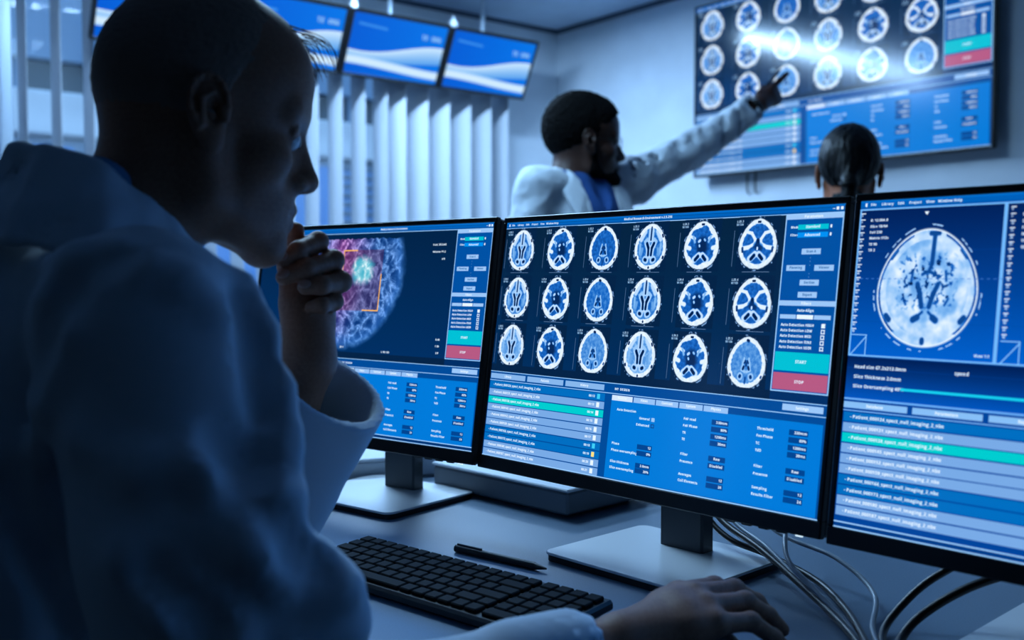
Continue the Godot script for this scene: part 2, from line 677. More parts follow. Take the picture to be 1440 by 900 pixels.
# one slice through a head, kinds a to d; strokes are [ax, ay, bx, by, radius, softness, value]
func scan(kind: String, w: int, h: int, light: float) -> Image:
	var im := Image.create_empty(w, h, false, Image.FORMAT_RGB8)
	var fn := FastNoiseLite.new()
	fn.seed = kind.unicode_at(0)
	fn.frequency = 4.5
	fn.fractal_octaves = 3
	var st := []
	if kind == "a":
		for s in [-1.0, 1.0]:
			st.append([0.24 * s, -0.16, 0.10 * s, 0.10, 0.12, 0.07, 0.88])
			st.append([0.10 * s, 0.10, 0.10 * s, 0.40, 0.11, 0.07, 0.88])
			st.append([0.27 * s, 0.56, 0.20 * s, 0.58, 0.14, 0.06, 0.85])
			st.append([0.05 * s, 0.30, 0.2 * s, 0.52, 0.06, 0.05, 0.85])
			st.append([0.06 * s, -0.72, 0.06 * s, -0.3, 0.09, 0.05, 0.85])
			st.append([0.38 * s, -0.66, 0.62 * s, -0.3, 0.07, 0.07, 0.88])
			st.append([0.66 * s, -0.1, 0.62 * s, 0.3, 0.03, 0.08, 0.75])
			st.append([0.22 * s, -0.32, 0.36 * s, -0.22, 0.05, 0.06, 0.8])
			st.append([0.5 * s, 0.1, 0.56 * s, 0.34, 0.04, 0.08, 0.66])
		for s in [-1.0, 1.0]:
			st.append([0.22 * s, -0.14, 0.11 * s, 0.06, 0.055, 0.035, 0.02])
			st.append([0.11 * s, 0.06, 0.09 * s, 0.36, 0.045, 0.035, 0.02])
			st.append([0.28 * s, 0.56, 0.22 * s, 0.58, 0.055, 0.04, 0.02])
			st.append([0.86 * s, 0.45, 0.84 * s, 0.5, 0.04, 0.03, 0.05])
			st.append([0.72 * s, -0.5, 0.76 * s, -0.42, 0.035, 0.03, 0.05])
		st.append([0, -0.84, 0, -0.3, 0.03, 0.03, 0.05])
		st.append([0, 0.9, 0, 0.92, 0.035, 0.03, 0.05])
	elif kind == "b" or kind == "d":
		if kind == "b":
			st.append([0.02, -0.05, 0.05, 0.12, 0.2, 0.22, 0.08])
			for s in [-1.0, 1.0]:
				st.append([0.82 * s, 0.08, 0.66 * s, 0.12, 0.07, 0.05, 0.97])
				st.append([0.72 * s, -0.4, 0.42 * s, -0.28, 0.05, 0.04, 0.95])
				st.append([0.5 * s, -0.36, 0.4 * s, -0.14, 0.03, 0.05, 0.75])
			st.append([-0.16, -0.16, -0.1, -0.2, 0.04, 0.05, 0.9])
			st.append([-0.12, 0.0, -0.1, 0.04, 0.03, 0.04, 0.85])
			st.append([0.15, -0.24, 0.2, -0.2, 0.03, 0.04, 0.8])
		else:
			for s in [-1.0, 1.0]:
				st.append([0.7 * s, -0.5, 0.35 * s, -0.42, 0.05, 0.04, 0.97])
				st.append([0.35 * s, -0.42, 0.14 * s, -0.16, 0.05, 0.04, 0.97])
				st.append([0.14 * s, -0.16, 0.18 * s, 0.0, 0.05, 0.04, 0.97])
				st.append([0.18 * s, 0.0, 0.5 * s, 0.14, 0.05, 0.04, 0.97])
				st.append([0.5 * s, 0.14, 0.8 * s, 0.18, 0.07, 0.04, 0.97])
				st.append([0.8 * s, 0.16, 0.78 * s, 0.3, 0.04, 0.03, 0.1])
			st.append([0.0, -0.12, 0.0, 0.02, 0.06, 0.06, 0.04])
			st.append([-0.05, 0.08, 0.12, 0.16, 0.08, 0.14, 0.14])
			st.append([0.0, 0.16, 0.0, 0.22, 0.03, 0.03, 0.95])
		for s in [-1.0, 1.0]:
			st.append([0.1 * s, 0.42, 0.36 * s, 0.6, 0.12, 0.05, 0.9])
		for s in [-1.0, 1.0]:
			st.append([0.14 * s, 0.46, 0.29 * s, 0.6, 0.055, 0.04, 0.03])
		st.append([0, 0.62, 0, 0.8, 0.05, 0.06, 0.35])
		st.append([-0.05, -0.87, 0.05, -0.87, 0.035, 0.03, 0.05])
	else:
		for s in [-1.0, 1.0]:
			st.append([0.12 * s, -0.16, 0.16 * s, 0.0, 0.03, 0.03, 0.8])
			st.append([0.16 * s, 0.0, 0.22 * s, 0.3, 0.035, 0.04, 0.8])
			st.append([0.22 * s, 0.3, 0.05 * s, 0.36, 0.035, 0.04, 0.8])
			st.append([0.28 * s, 0.54, 0.29 * s, 0.56, 0.12, 0.05, 0.82])
			st.append([0.28 * s, 0.54, 0.29 * s, 0.56, 0.05, 0.04, 0.12])
			st.append([0.12 * s, 0.17, 0.16 * s, 0.26, 0.035, 0.03, 0.05])
			st.append([0.05 * s, -0.06, 0.1 * s, 0.02, 0.025, 0.03, 0.12])
			st.append([0.82 * s, 0.5, 0.8 * s, 0.55, 0.03, 0.03, 0.2])
		st.append([0, 0.02, 0, 0.12, 0.03, 0.03, 0.15])
		st.append([0, 0.6, 0, 0.8, 0.02, 0.05, 0.25])
		st.append([-0.03, -0.86, 0.03, -0.84, 0.05, 0.03, 0.05])
	var thick := {"a": 0.19, "b": 0.21, "c": 0.19, "d": 0.2}[kind] as float
	for y in h:
		for x in w:
			var u := (x + 0.5 - w * 0.5) / (w * 0.46)
			var v := (y + 0.5 - h * 0.5) / (h * 0.46)
			var nz := fn.get_noise_2d(u, v)
			var ue := u / (1.0 + 0.13 * v - 0.05 * v * v)
			var r := sqrt(ue * ue + v * v) + nz * 0.025
			var col := NAVY
			var a := clampf((1.0 - r) * 22.0 + 0.5, 0.0, 1.0)
			if a > 0.0:
				var val := 0.38 + light + nz * 0.16
				if kind == "a":
					val += clampf((r - 0.6) * 1.1, 0.0, 0.10) + absf(nz) * 0.20
				if kind == "b":                                     # lobes
					r += 0.05 * sin(atan2(v, ue) * 6.0)
				for s in st:
					var pa := Vector2(u - s[0], v - s[1])
					var ba := Vector2(s[2] - s[0], s[3] - s[1])
					var tt := clampf(pa.dot(ba) / maxf(ba.length_squared(), 1e-6), 0.0, 1.0)
					var q: float = (pa - ba * tt).length()
					var f: float = clampf((s[4] + s[5] - q) / s[5], 0.0, 1.0)
					if f > 0.0:
						val = lerpf(val, s[6], f)
						if s[6] < 0.3 and r > 1.0 - thick and f > 0.5:
							r = 0.5
				var rim := clampf((r - (1.0 - thick)) * 26.0 + 0.5, 0.0, 1.0)
				val = lerpf(val, 0.97 + nz * 0.06, rim)
				col = NAVY.lerp(tone(val), a)
			elif r < 1.09 and nz * sin(atan2(v, u) * 5.0) > 0.13 and r > 1.03:
				col = Color8(110, 150, 200)
			im.set_pixel(x, y, col)
	return im

func menu(im: Image, title: String, tx: float):
	fade(im, 8, 8, 536, 16.6, Color8(0, 104, 196), Color8(0, 84, 166))
	rc(im, 8, 16.4, 536, 17.3, LINE)
	rc(im, 13, 10.4, 15.0, 14.2, WHITE)
	var k := 18.5
	for s in ["File", "Library", "Edit", "Project", "View", "Window", "Help"]:
		words(im, k, 12.2, 2.3, s)
		k += 4.8 + s.length() * 1.75
	if title:
		words(im, tx, 12.2, 2.5, title, WHITE, 1)
	rc(im, 521.5, 12.4, 524.5, 13.1, WHITE)
	rc(im, 526, 10.6, 529, 14.0, WHITE)
	rc(im, 531, 10.6, 534, 14.0, WHITE)

func side_panel(im: Image):
	rc(im, 466, 17, 536, 212, Color8(0, 78, 158))
	frame(im, 466, 17, 535.5, 211.8, 1.2, LINE)
	rc(im, 467, 17.5, 534.5, 22.6, PALE)
	words(im, 500, 20.1, 2.6, "Parameters", WHITE, 1)
	words(im, 473, 31.4, 2.3, "Mode:")
	rc(im, 482, 28.6, 518.5, 34.2, TEAL)
	words(im, 500, 31.4, 2.6, "Standard", WHITE, 1)
	rc(im, 520.5, 29.6, 522.6, 33.0, WHITE)
	words(im, 473, 40.2, 2.3, "Filter:")
	rc(im, 482, 37.3, 518.5, 42.9, Color8(0, 140, 235))
	words(im, 500, 40.2, 2.6, "Advanced", WHITE, 1)
	rc(im, 520.5, 38.4, 522.6, 41.8, WHITE)
	for b in [[489, 55.2, "Scan A"], [472, 73.2, "Planning"], [506, 73.2, "Viewer"], [490, 89.3, "Section"], [489, 102.8, "Export"]]:
		rc(im, b[0], b[1], b[0] + 23.0, b[1] + 6.2, PALE)
		words(im, b[0] + 11.5, b[1] + 3.1, 2.4, b[2], Color8(60, 110, 170), 1)
	for y in [64.5, 68.5, 73.0, 82.0, 86.0]:
		rc(im, 500, y, 500.8, y + 1.2, Color8(90, 140, 200))
	rc(im, 467, 112.4, 534.5, 118.0, PALE)
	words(im, 500, 115.2, 2.6, "Filters", WHITE, 1)
	words(im, 500, 123.0, 2.6, "Auto-Align", WHITE, 1)
	for k in 3:
		rc(im, 469.5 + k * 20.8, 127.6, 489.3 + k * 20.8, 132.2, WHITE if k == 1 else PALE)
	for k in 5:
		words(im, 471.5, 139.0 + k * 6.1, 2.5, "Auto Detection " + ["HIGH", "LOW", "MID", "FINE", "USER"][k])
		frame(im, 520.5, 136.8 + k * 6.1, 525.0, 141.3 + k * 6.1, 0.9, WHITE)
		if k == 0:
			rc(im, 520.8, 137.0, 524.8, 141.0, WHITE)
	rc(im, 468, 168.8, 533.8, 189.0, TEAL)
	words(im, 500, 178.9, 3.0, "START", WHITE, 1)
	rc(im, 468, 191.2, 533.8, 209.6, ROSE)
	words(im, 500, 200.4, 3.0, "STOP", WHITE, 1)

func lower_half(im: Image, rows: bool, dbl: bool):
	rc(im, 8, 212, 536, 342, Color8(0, 62, 130))
	rc(im, 8, 211.8, 466, 222, NAVY)
	rc(im, 466, 211.8, 536, 222, Color8(0, 44, 98))
	rc(im, 8, 221.6, 536, 222.5, LINE)
	rc(im, 8, 222.5, 536, 342, Color8(0, 72, 148))
	rc(im, 8, 234.4, 536, 235.3, LINE)
	for t in [[9, 79.5, "Library"], [83.5, 152.5, "Patients"], [156.5, 225, "History"]]:
		rc(im, t[0], 225.0, t[1], 232.4, Color8(130, 176, 228))
		words(im, (t[0] + t[1]) / 2, 228.7, 2.6, t[2], WHITE, 1)
	words(im, 243, 228.9, 2.8, "MY  DESIGN")
	rc(im, 483, 224.8, 532, 231.8, Color8(150, 192, 240))
	words(im, 507, 228.3, 2.6, "Settings", WHITE, 1)
	if rows:
		list_rows(im, 9.0, 228.0, 241.0, 10.55)
	rc(im, 239.5, 243.0, 533, 340, Color8(0, 118, 210))
	for k in 5:
		rc(im, 240 + k * 35.2, 236.6, 273.6 + k * 35.2, 243.2, Color8(205, 224, 250) if k == 0 else Color8(146, 188, 238))
		words(im, 256.8 + k * 35.2, 239.9, 2.5, ["Routine", "Views", "Contrast", "System", "Physics"][k], WHITE, 1)
	words(im, 250, 254.1, 2.7, "Auto Detection")
	words(im, 303.5, 261.4, 2.7, "General", WHITE, 2)
	words(im, 303.5, 269.2, 2.7, "Enhanced", WHITE, 2)
	rc(im, 306, 259, 311, 263.6, PALE)
	frame(im, 306, 266.8, 311, 271.4, 1.0, Color8(20, 60, 130))
	for e in [[296.4, "Phase", 0], [304.5, "Phase oversampling", 0], [318.7, "Slice thickness", 1], [326.3, "Slice oversampling", 1]]:
		words(im, 247, e[0], 2.7, e[1])
	for e in [[296, "12"], [303.6, "0%"], [318.5, "2.0mm"], [325, "20%"]]:
		rc(im, 288, e[0] - 3.0, 311, e[0] + 3.0, Color8(0, 66, 140))
		words(im, 309.5, e[0], 2.7, e[1], WHITE, 2)
	var ys := [254.8, 262.8, 271.0, 278.6, 296.0, 304.2, 319.2, 326.6]
	var la := ["FoV read", "FoV Phase", "TR", "TE", "Filter", "Presence", "Averages", "Coil Elements"]
	var lb := ["Threshold", "Fov Phase", "TC", "TdD", "Filter", "Presence", "Sampling", "Results Filter"]
	var lv := ["330mm", "80%", "1200ms", "30ms", "Raw", "Disabled", "12", "24"]
	for k in 8:
		words(im, 353.5, ys[k], 2.7, la[k])
		words(im, 454, ys[k], 2.7, lb[k])
		for x in [393.5, 494.0]:
			rc(im, x, ys[k] - 3.0, x + 23.0, ys[k] + 3.0, Color8(0, 66, 140))
			words(im, x + (11.5 if k in [4, 5] else 21.6), ys[k], 2.7, lv[k], WHITE, 1 if k in [4, 5] else 2)
	if dbl:
		rc(im, 8, 335.4, 536, 336.6, LINE)
		rc(im, 8, 336.6, 536, 341.0, Color8(0, 50, 112))
	rc(im, 8, 340.8, 536, 342, LINE)

func list_rows(im: Image, x0: float, x1: float, y0: float, pitch: float):
	for k in 10:
		var y := y0 + pitch * k
		var dark := k in [0, 6, 7]
		rc(im, x0, y - 4.6, x1, y + 4.6, Color8(0, 106, 186) if dark else TEAL.lerp(Color8(0, 206, 196), 0.6) if k == 2 else Color8(116, 164, 222))
		words(im, x0 + 7, y, 2.9, "- Patient_0001%02d_spect_null_imaging_2_nbx" % (24 + k * 7), WHITE)
		if x1 < 300:
			words(im, 211, y, 2.7, "00:%02d" % (12 + k), WHITE, 2)
			rc(im, 214.5, y - 3.2, 219.5, y + 3.2, Color8(60, 200, 240) if k in [0, 6] else Color8(250, 220, 130) if k == 7 else WHITE)

func picture_grid() -> Image:
	var im := canvas()
	fade(im, 8, 17, 466, 222, Color8(5, 34, 62), Color8(0, 44, 92))
	menu(im, "Medical Research Environment v.2.5.256", 268)
	var w := int(54.0 * PX)
	var h := int(63.0 * PX)
	var kinds := {}
	for s in [["a", 0.0], ["b", 0.0], ["c", 0.0], ["d", 0.0], ["a", 0.2], ["c", 0.2], ["c", 0.08]]:
		kinds[s[0] + str(s[1])] = scan(s[0], w, h, s[1])
	var plan := [["a0.0", "b0.0", "c0.0", "a0.0", "b0.0", "d0.0"], ["a0.0", "b0.0", "c0.08", "a0.0", "b0.0", "d0.0"], ["a0.2", "b0.0", "c0.2", "a0.2", "b0.0", "c0.2"]]
	for r in 3:
		for q in 6:
			var cx := 44.0 + q * 77.7
			var cy := 48.4 + r * 67.6
			im.blit_rect(kinds[plan[r][q]], Rect2i(0, 0, w, h), Vector2i(int((cx - OX) * PX) - w / 2, int((cy - OY) * PX) - h / 2))
			rc(im, cx - 33, cy - 16, cx - 32.3, cy + 26, Color8(80, 110, 150))
			rc(im, cx - 18, cy + 32.0, cx + 18, cy + 32.7, Color8(90, 120, 160))
			words(im, cx - 26, cy - 26, 2.2, "L:%d.%d" % [20 + q, r + 3], Color8(170, 205, 240), 1)
			words(im, cx - 26, cy - 22.4, 2.2, "W:%d" % (104 + r), Color8(150, 190, 230), 1)
	lower_half(im, true, false)
	side_panel(im)
	return im

# the three-dimensional view of a brain, drawn as glowing filaments
func picture_brain() -> Image:
	var im := canvas()
	fade(im, 8, 17, 466, 222, Color8(2, 34, 70), Color8(0, 46, 98))
	menu(im, "", 0)
	words(im, 330, 12.2, 2.5, "Medical Research Environment", WHITE, 1)
	var ce := FastNoiseLite.new()
	ce.noise_type = FastNoiseLite.TYPE_CELLULAR
	ce.cellular_return_type = FastNoiseLite.RETURN_DISTANCE2_SUB
	ce.frequency = 0.042
	ce.seed = 11
	ce.domain_warp_enabled = true
	ce.domain_warp_amplitude = 26.0
	ce.domain_warp_frequency = 0.04
	var ri := FastNoiseLite.new()
	ri.frequency = 0.022
	ri.fractal_type = FastNoiseLite.FRACTAL_RIDGED
	ri.fractal_octaves = 3
	ri.seed = 5
	var x0 := 70.0
	var x1 := 372.0
	for yy in range(int((20 - OY) * PX), int((210 - OY) * PX)):
		for xx in range(int((x0 - OX) * PX), int((x1 - OX) * PX)):
			var x := xx / PX + OX
			var y := yy / PX + OY
			var u := (x - 240.0) / 122.0
			var v := (y - 82.0) / 122.0
			var r := sqrt(u * u * (1.0 + 0.10 * maxf(v, 0.0)) + v * v) + 0.035 * ri.get_noise_2d(x * 0.8 + 50.0, y * 0.8)
			if r > 1.08 or y < 25.0 + 3.0 * ri.get_noise_2d(x * 2.0, 7.0):
				continue
			var e := clampf((1.05 - r) * 9.0, 0.0, 1.0)
			var f := clampf(1.0 - (ce.get_noise_2d(x, y) + 1.0) * 1.9, 0.0, 1.0)
			var g := clampf(ri.get_noise_2d(x, y) * 0.9 + 0.1, 0.0, 1.0)
			var glow := clampf(pow(maxf(f, g), 2.2) * 1.25 + 0.12 * clampf((r - 0.7) * 3.0, 0.0, 1.0), 0.0, 1.0)
			var pink := clampf(1.0 - absf(u + 0.30 + v * 0.25) * 1.5, 0.0, 1.0) * clampf(1.5 - r * 1.15, 0.0, 1.0)
			var col := Color8(4, 48, 112).lerp(Color8(84, 34, 104), pink)
			var hi := Color8(130, 180, 252).lerp(Color8(240, 176, 248), pink)
			col = col.lerp(hi, glow).lerp(Color8(60, 130, 220), clampf((r - 0.82) * 3.0, 0.0, 0.5))
			var old := im.get_pixel(xx, yy)
			if x > 219 and x < 313 and y > 44 and y < 144:
				col = col.lerp(Color8(120, 30, 60), 0.32)
			var q := Vector2((x - 268.0) / 30.0, (y - 78.0) / 27.0)
			var w := q.length() + 0.25 * (f - 0.4)
			if w < 1.05:
				col = col.lerp(Color8(70, 190, 210).lerp(Color8(225, 255, 255), clampf(glow * 1.3, 0.0, 1.0)), clampf((1.05 - w) * 2.0, 0.0, 0.88))
			im.set_pixel(xx, yy, old.lerp(col, e))
	var gold := Color8(245, 180, 90)
	rc(im, 219, 44, 252, 46, gold)
	rc(im, 219, 44, 221, 84, gold)
	rc(im, 311, 84, 313, 144, gold)
	rc(im, 276, 142, 313, 144, gold)
	words(im, 446, 39, 2.7, "Scan: 39.2x43", WHITE, 2)
	words(im, 446, 50, 2.7, "Volume: P1.2", WHITE, 2)
	words(im, 446, 61, 2.7, "x/8", WHITE, 2)
	words(im, 238, 204, 2.7, "3D V", WHITE, 1)
	words(im, 330, 208, 2.7, "L: 90 / 80")
	for k in 3:
		words(im, 452, 184 + k * 10.0, 2.7, ["0.40", "1.50", "2.0"][k], WHITE, 2)
	lower_half(im, true, true)
	side_panel(im)
	return im

func picture_slice() -> Image:
	var im := canvas(528, 334, Color8(0, 66, 150))
	menu(im, "", 0)
	fade(im, 8, 17.3, 536, 167, Color8(2, 32, 88), Color8(0, 94, 200))
	for p in [[4.6, 152.5], [152.5, 310.0], [310.0, 536.0]]:
		frame(im, maxf(8.0, p[0]), 16.4, p[1], 167.6, 1.5, Color8(110, 178, 245))
	for p: float in [8.0, 155.5]:
		for k in 19:
			rc(im, p + 1.5, 20.5 + k * 6.6, p + 6.0, 21.5 + k * 6.6, WHITE)
			words(im, p + 2.0, 23.6 + k * 6.6, 1.7, str(k * 5), Color8(190, 215, 245))
		for k in 6:
			words(im, p + 12.0, 28.6 + k * 6.1, 2.4, ["R: 12.004.8", "Slice 18/64", "FoV 230", "Matrix 512x", "TE 90", "TR 2"][k])
		rc(im, p + 1.2, 145.4, p + 18.5, 146.5, Color8(130, 190, 250))
		rc(im, p + 17.4, 145.4, p + 18.5, 167, Color8(130, 190, 250))
		for k in 40:
			rc(im, p + 1.5 + k * 0.41, 166 - k * 0.5, p + 2.6 + k * 0.41, 167 - k * 0.5, Color8(130, 190, 250))
		for k in 3:
			rc(im, p + 68 + k * 0.6, 21.6 + k, p + 72 - k * 0.6, 22.6 + k, WHITE)
	# the large slice
	var fn := FastNoiseLite.new()
	fn.seed = 21
	fn.frequency = 2.6
	fn.fractal_octaves = 3
	var f2 := FastNoiseLite.new()
	f2.seed = 8
	f2.frequency = 5.0
	f2.fractal_type = FastNoiseLite.FRACTAL_RIDGED
	f2.fractal_octaves = 2
	var st := []
	for s in [-1.0, 1.0]:
		st.append([0.03 + 0.20 * s, -0.06, 0.02 + 0.13 * s, 0.10, 0.028, 0.03])
		st.append([0.02 + 0.13 * s, 0.10, 0.01 + 0.075 * s, 0.31, 0.030, 0.03])
		st.append([0.02 + 0.06 * s, 0.40, 0.02 + 0.12 * s, 0.45, 0.008, 0.03])
		st.append([0.02 + 0.15 * s, 0.49, 0.01 + 0.22 * s, 0.53, 0.040, 0.03])
		st.append([0.70 * s, 0.54, 0.76 * s, 0.48, 0.04, 0.02])
		st.append([0.64 * s, -0.62, 0.74 * s, -0.5, 0.03, 0.02])
		st.append([0.03 + 0.04 * s, -0.26, 0.03 + 0.12 * s, -0.22, 0.012, 0.03])
		st.append([0.04 + 0.32 * s, -0.27, 0.04 + 0.34 * s, -0.12, 0.006, 0.03])
		st.append([0.44 * s, 0.18, 0.38 * s, 0.28, 0.004, 0.03])
	st.append([0.1, -0.88, 0.08, -0.4, 0.026, 0.03])
	st.append([0.08, -0.4, 0.03, -0.26, 0.016, 0.03])
	st.append([0.02, -0.9, 0.18, -0.9, 0.03, 0.02])
	st.append([0.0, 0.86, 0.0, 0.9, 0.035, 0.02])
	for p: float in [83.0, 231.0, 424.0]:
		for yy in range(int((34 - OY) * PX), int((160 - OY) * PX)):
			for xx in range(int((p - 54 - OX) * PX), int((p + 54 - OX) * PX)):
				var u := (xx / PX + OX - p) / 50.5
				var v := (yy / PX + OY - 97.0) / 59.5
				var ue := u / (1.0 + 0.09 * v - 0.04 * v * v)
				var r := sqrt(ue * ue + v * v)
				var nz := fn.get_noise_2d(u, v)
				var old := im.get_pixel(xx, yy)
				if r > 1.0:
					if r > 1.035 and r < 1.06 and sin(atan2(v, u) * 7.0 + nz * 5.0) > 0.55:
						im.set_pixel(xx, yy, Color8(150, 195, 245))
					continue
				var val := 0.88 + nz * 0.16
				if r < 0.8:
					val -= 0.22 * clampf(fn.get_noise_2d(u * 0.7 + 9.0, v * 0.7) + 0.25, 0.0, 1.0)
					if absf(v + 0.1) < 0.5 and absf(u) < 0.62:
						val -= 0.62 * clampf((fn.get_noise_2d(u * 2.7 + 3.0, v * 2.7) - 0.13) * 4.5, 0.0, 1.0) * clampf((0.62 - absf(u)) * 5.0, 0.0, 1.0) * clampf((0.5 - absf(v + 0.1)) * 5.0, 0.0, 1.0)
				for s in st:
					var pa := Vector2(u - s[0], v - s[1])
					var ba := Vector2(s[2] - s[0], s[3] - s[1])
					var q: float = (pa - ba * clampf(pa.dot(ba) / ba.length_squared(), 0.0, 1.0)).length()
					val = lerpf(val, 0.25, clampf((s[4] + s[5] - q) / s[5], 0.0, 1.0))
				if r > 0.955:
					val = 1.0
				elif r > 0.915 and absf(ue) > 0.35 and v < 0.75:
					val = 0.3 + 0.35 * absf(nz)
				im.set_pixel(xx, yy, old.lerp(tone(val), clampf((1.0 - r) * 30.0, 0.0, 1.0)))
	for k in 24:
		rc(im, 14 + k * 6.0, 88.0, 17 + k * 6.0, 88.6, Color8(60, 120, 210))
	words(im, 148, 160.9, 2.4, "View 1:1", WHITE, 2)
	fade(im, 8, 168.6, 536, 210.5, Color8(0, 30, 84), Color8(0, 84, 186))
	words(im, 16, 178.6, 3.0, "Head size 67.2x213.0mm")
	words(im, 16, 188.4, 3.0, "Slice Thickness 2.0mm")
	words(im, 16, 198.2, 3.0, "Slice Oversampling 40%")
	words(im, 124, 178.4, 3.0, "speed", WHITE, 1)
	rc(im, 66, 196.8, 420, 199.6, Color8(20, 200, 232))
	rc(im, 8, 210.4, 536, 212.4, Color8(100, 166, 240))
	for k in 7:
		rc(im, 8.0 + k * 71.8, 214.4, 74.5 + k * 71.8, 220.8, Color8(130, 184, 238))
		words(im, 41 + k * 71.8, 217.6, 2.6, ["Database", "Parameters", "Reports", "Patients", "Series", "Export", "Print"][k], WHITE, 1)
	rc(im, 8, 222.6, 536, 223.6, Color8(120, 180, 245))
	list_rows(im, 9.0, 534.0, 229.6, 10.55)
	rc(im, 8, 335.2, 536, 336.6, LINE)
	rc(im, 8, 336.6, 536, 340.8, Color8(0, 58, 130))
	rc(im, 8, 340.8, 536, 342, LINE)
	return im

func picture_wave() -> Image:
	var w := 640
	var h := 368
	var im := Image.create_empty(w, h, false, Image.FORMAT_RGB8)
	for y in h:
		for x in w:
			var u := float(x) / w
			var v := float(y) / h
			var col := Color8(0, 92, 212).lerp(Color8(0, 116, 230), u)
			var s := u * u * (3.0 - 2.0 * u)
			var top := lerpf(0.60, 0.40, s) + 0.035 * sin(u * PI * 1.6)          # upper ribbon, from its upper edge down
			var mid := lerpf(0.74, 0.66, s) + 0.05 * sin(u * PI)
			var low := lerpf(0.69, 0.785, s)
			if v > top and v < mid:
				col = Color8(208, 234, 255).lerp(Color8(96, 164, 236), clampf((v - top) / maxf(mid - top, 0.01), 0.0, 1.0) * 1.1)
			if v > low and v < low + 0.145:
				var q := (v - low) / 0.145
				col = Color8(160, 206, 250).lerp(Color8(212, 236, 255), sin(q * PI))
			var e := absf(v - (0.17 + 0.10 * (u - 0.1)))
			if u > 0.06 and u < 0.36 and e < 0.02:
				col = col.lerp(Color8(90, 170, 245), 0.6)
			im.set_pixel(x, y, col)
	words(im, 470, 84, 30.0, "TE", Color8(150, 200, 245), 0, 1.0, 0.0, 0.0)
	words(im, 540, 84, 30.0, "006", Color8(150, 200, 245), 0, 1.0, 0.0, 0.0)
	return im

func screen_material(called: String, im: Image, energy := 1.0, rough := 0.22, spec := 0.5) -> StandardMaterial3D:
	var m := mat(called, Color(0.012, 0.013, 0.016), rough, 0.0, spec)
	m.emission_enabled = true
	m.emission = Color.BLACK
	m.emission_texture = ImageTexture.create_from_image(im)
	m.emission_energy_multiplier = energy
	return m

# thin panel, picture on the face towards +z
func panel_mesh(w: float, h: float, t := 0.003) -> ArrayMesh:
	var b := Buf.new()
	b.box(Vector3(0, 0, -t / 2 - 0.0002), Vector3(w, h, t))
	b.quad(Vector3(-w / 2, -h / 2, 0), Vector3(w / 2, -h / 2, 0), Vector3(w / 2, h / 2, 0), Vector3(-w / 2, h / 2, 0), Vector2(0, 1), Vector2(1, 1), Vector2(1, 0), Vector2(0, 0))
	return b.mesh()
# ================================================================== the room
const RX := -5.4      # room runs from x = RX to 0 and from z = 0 to RZ in its own axes
const RZ := 6.4
const RH := 2.47
const WIN_L := -5.1
const WIN_R := -0.42
const WIN_B := 0.88
const WIN_T := 2.36

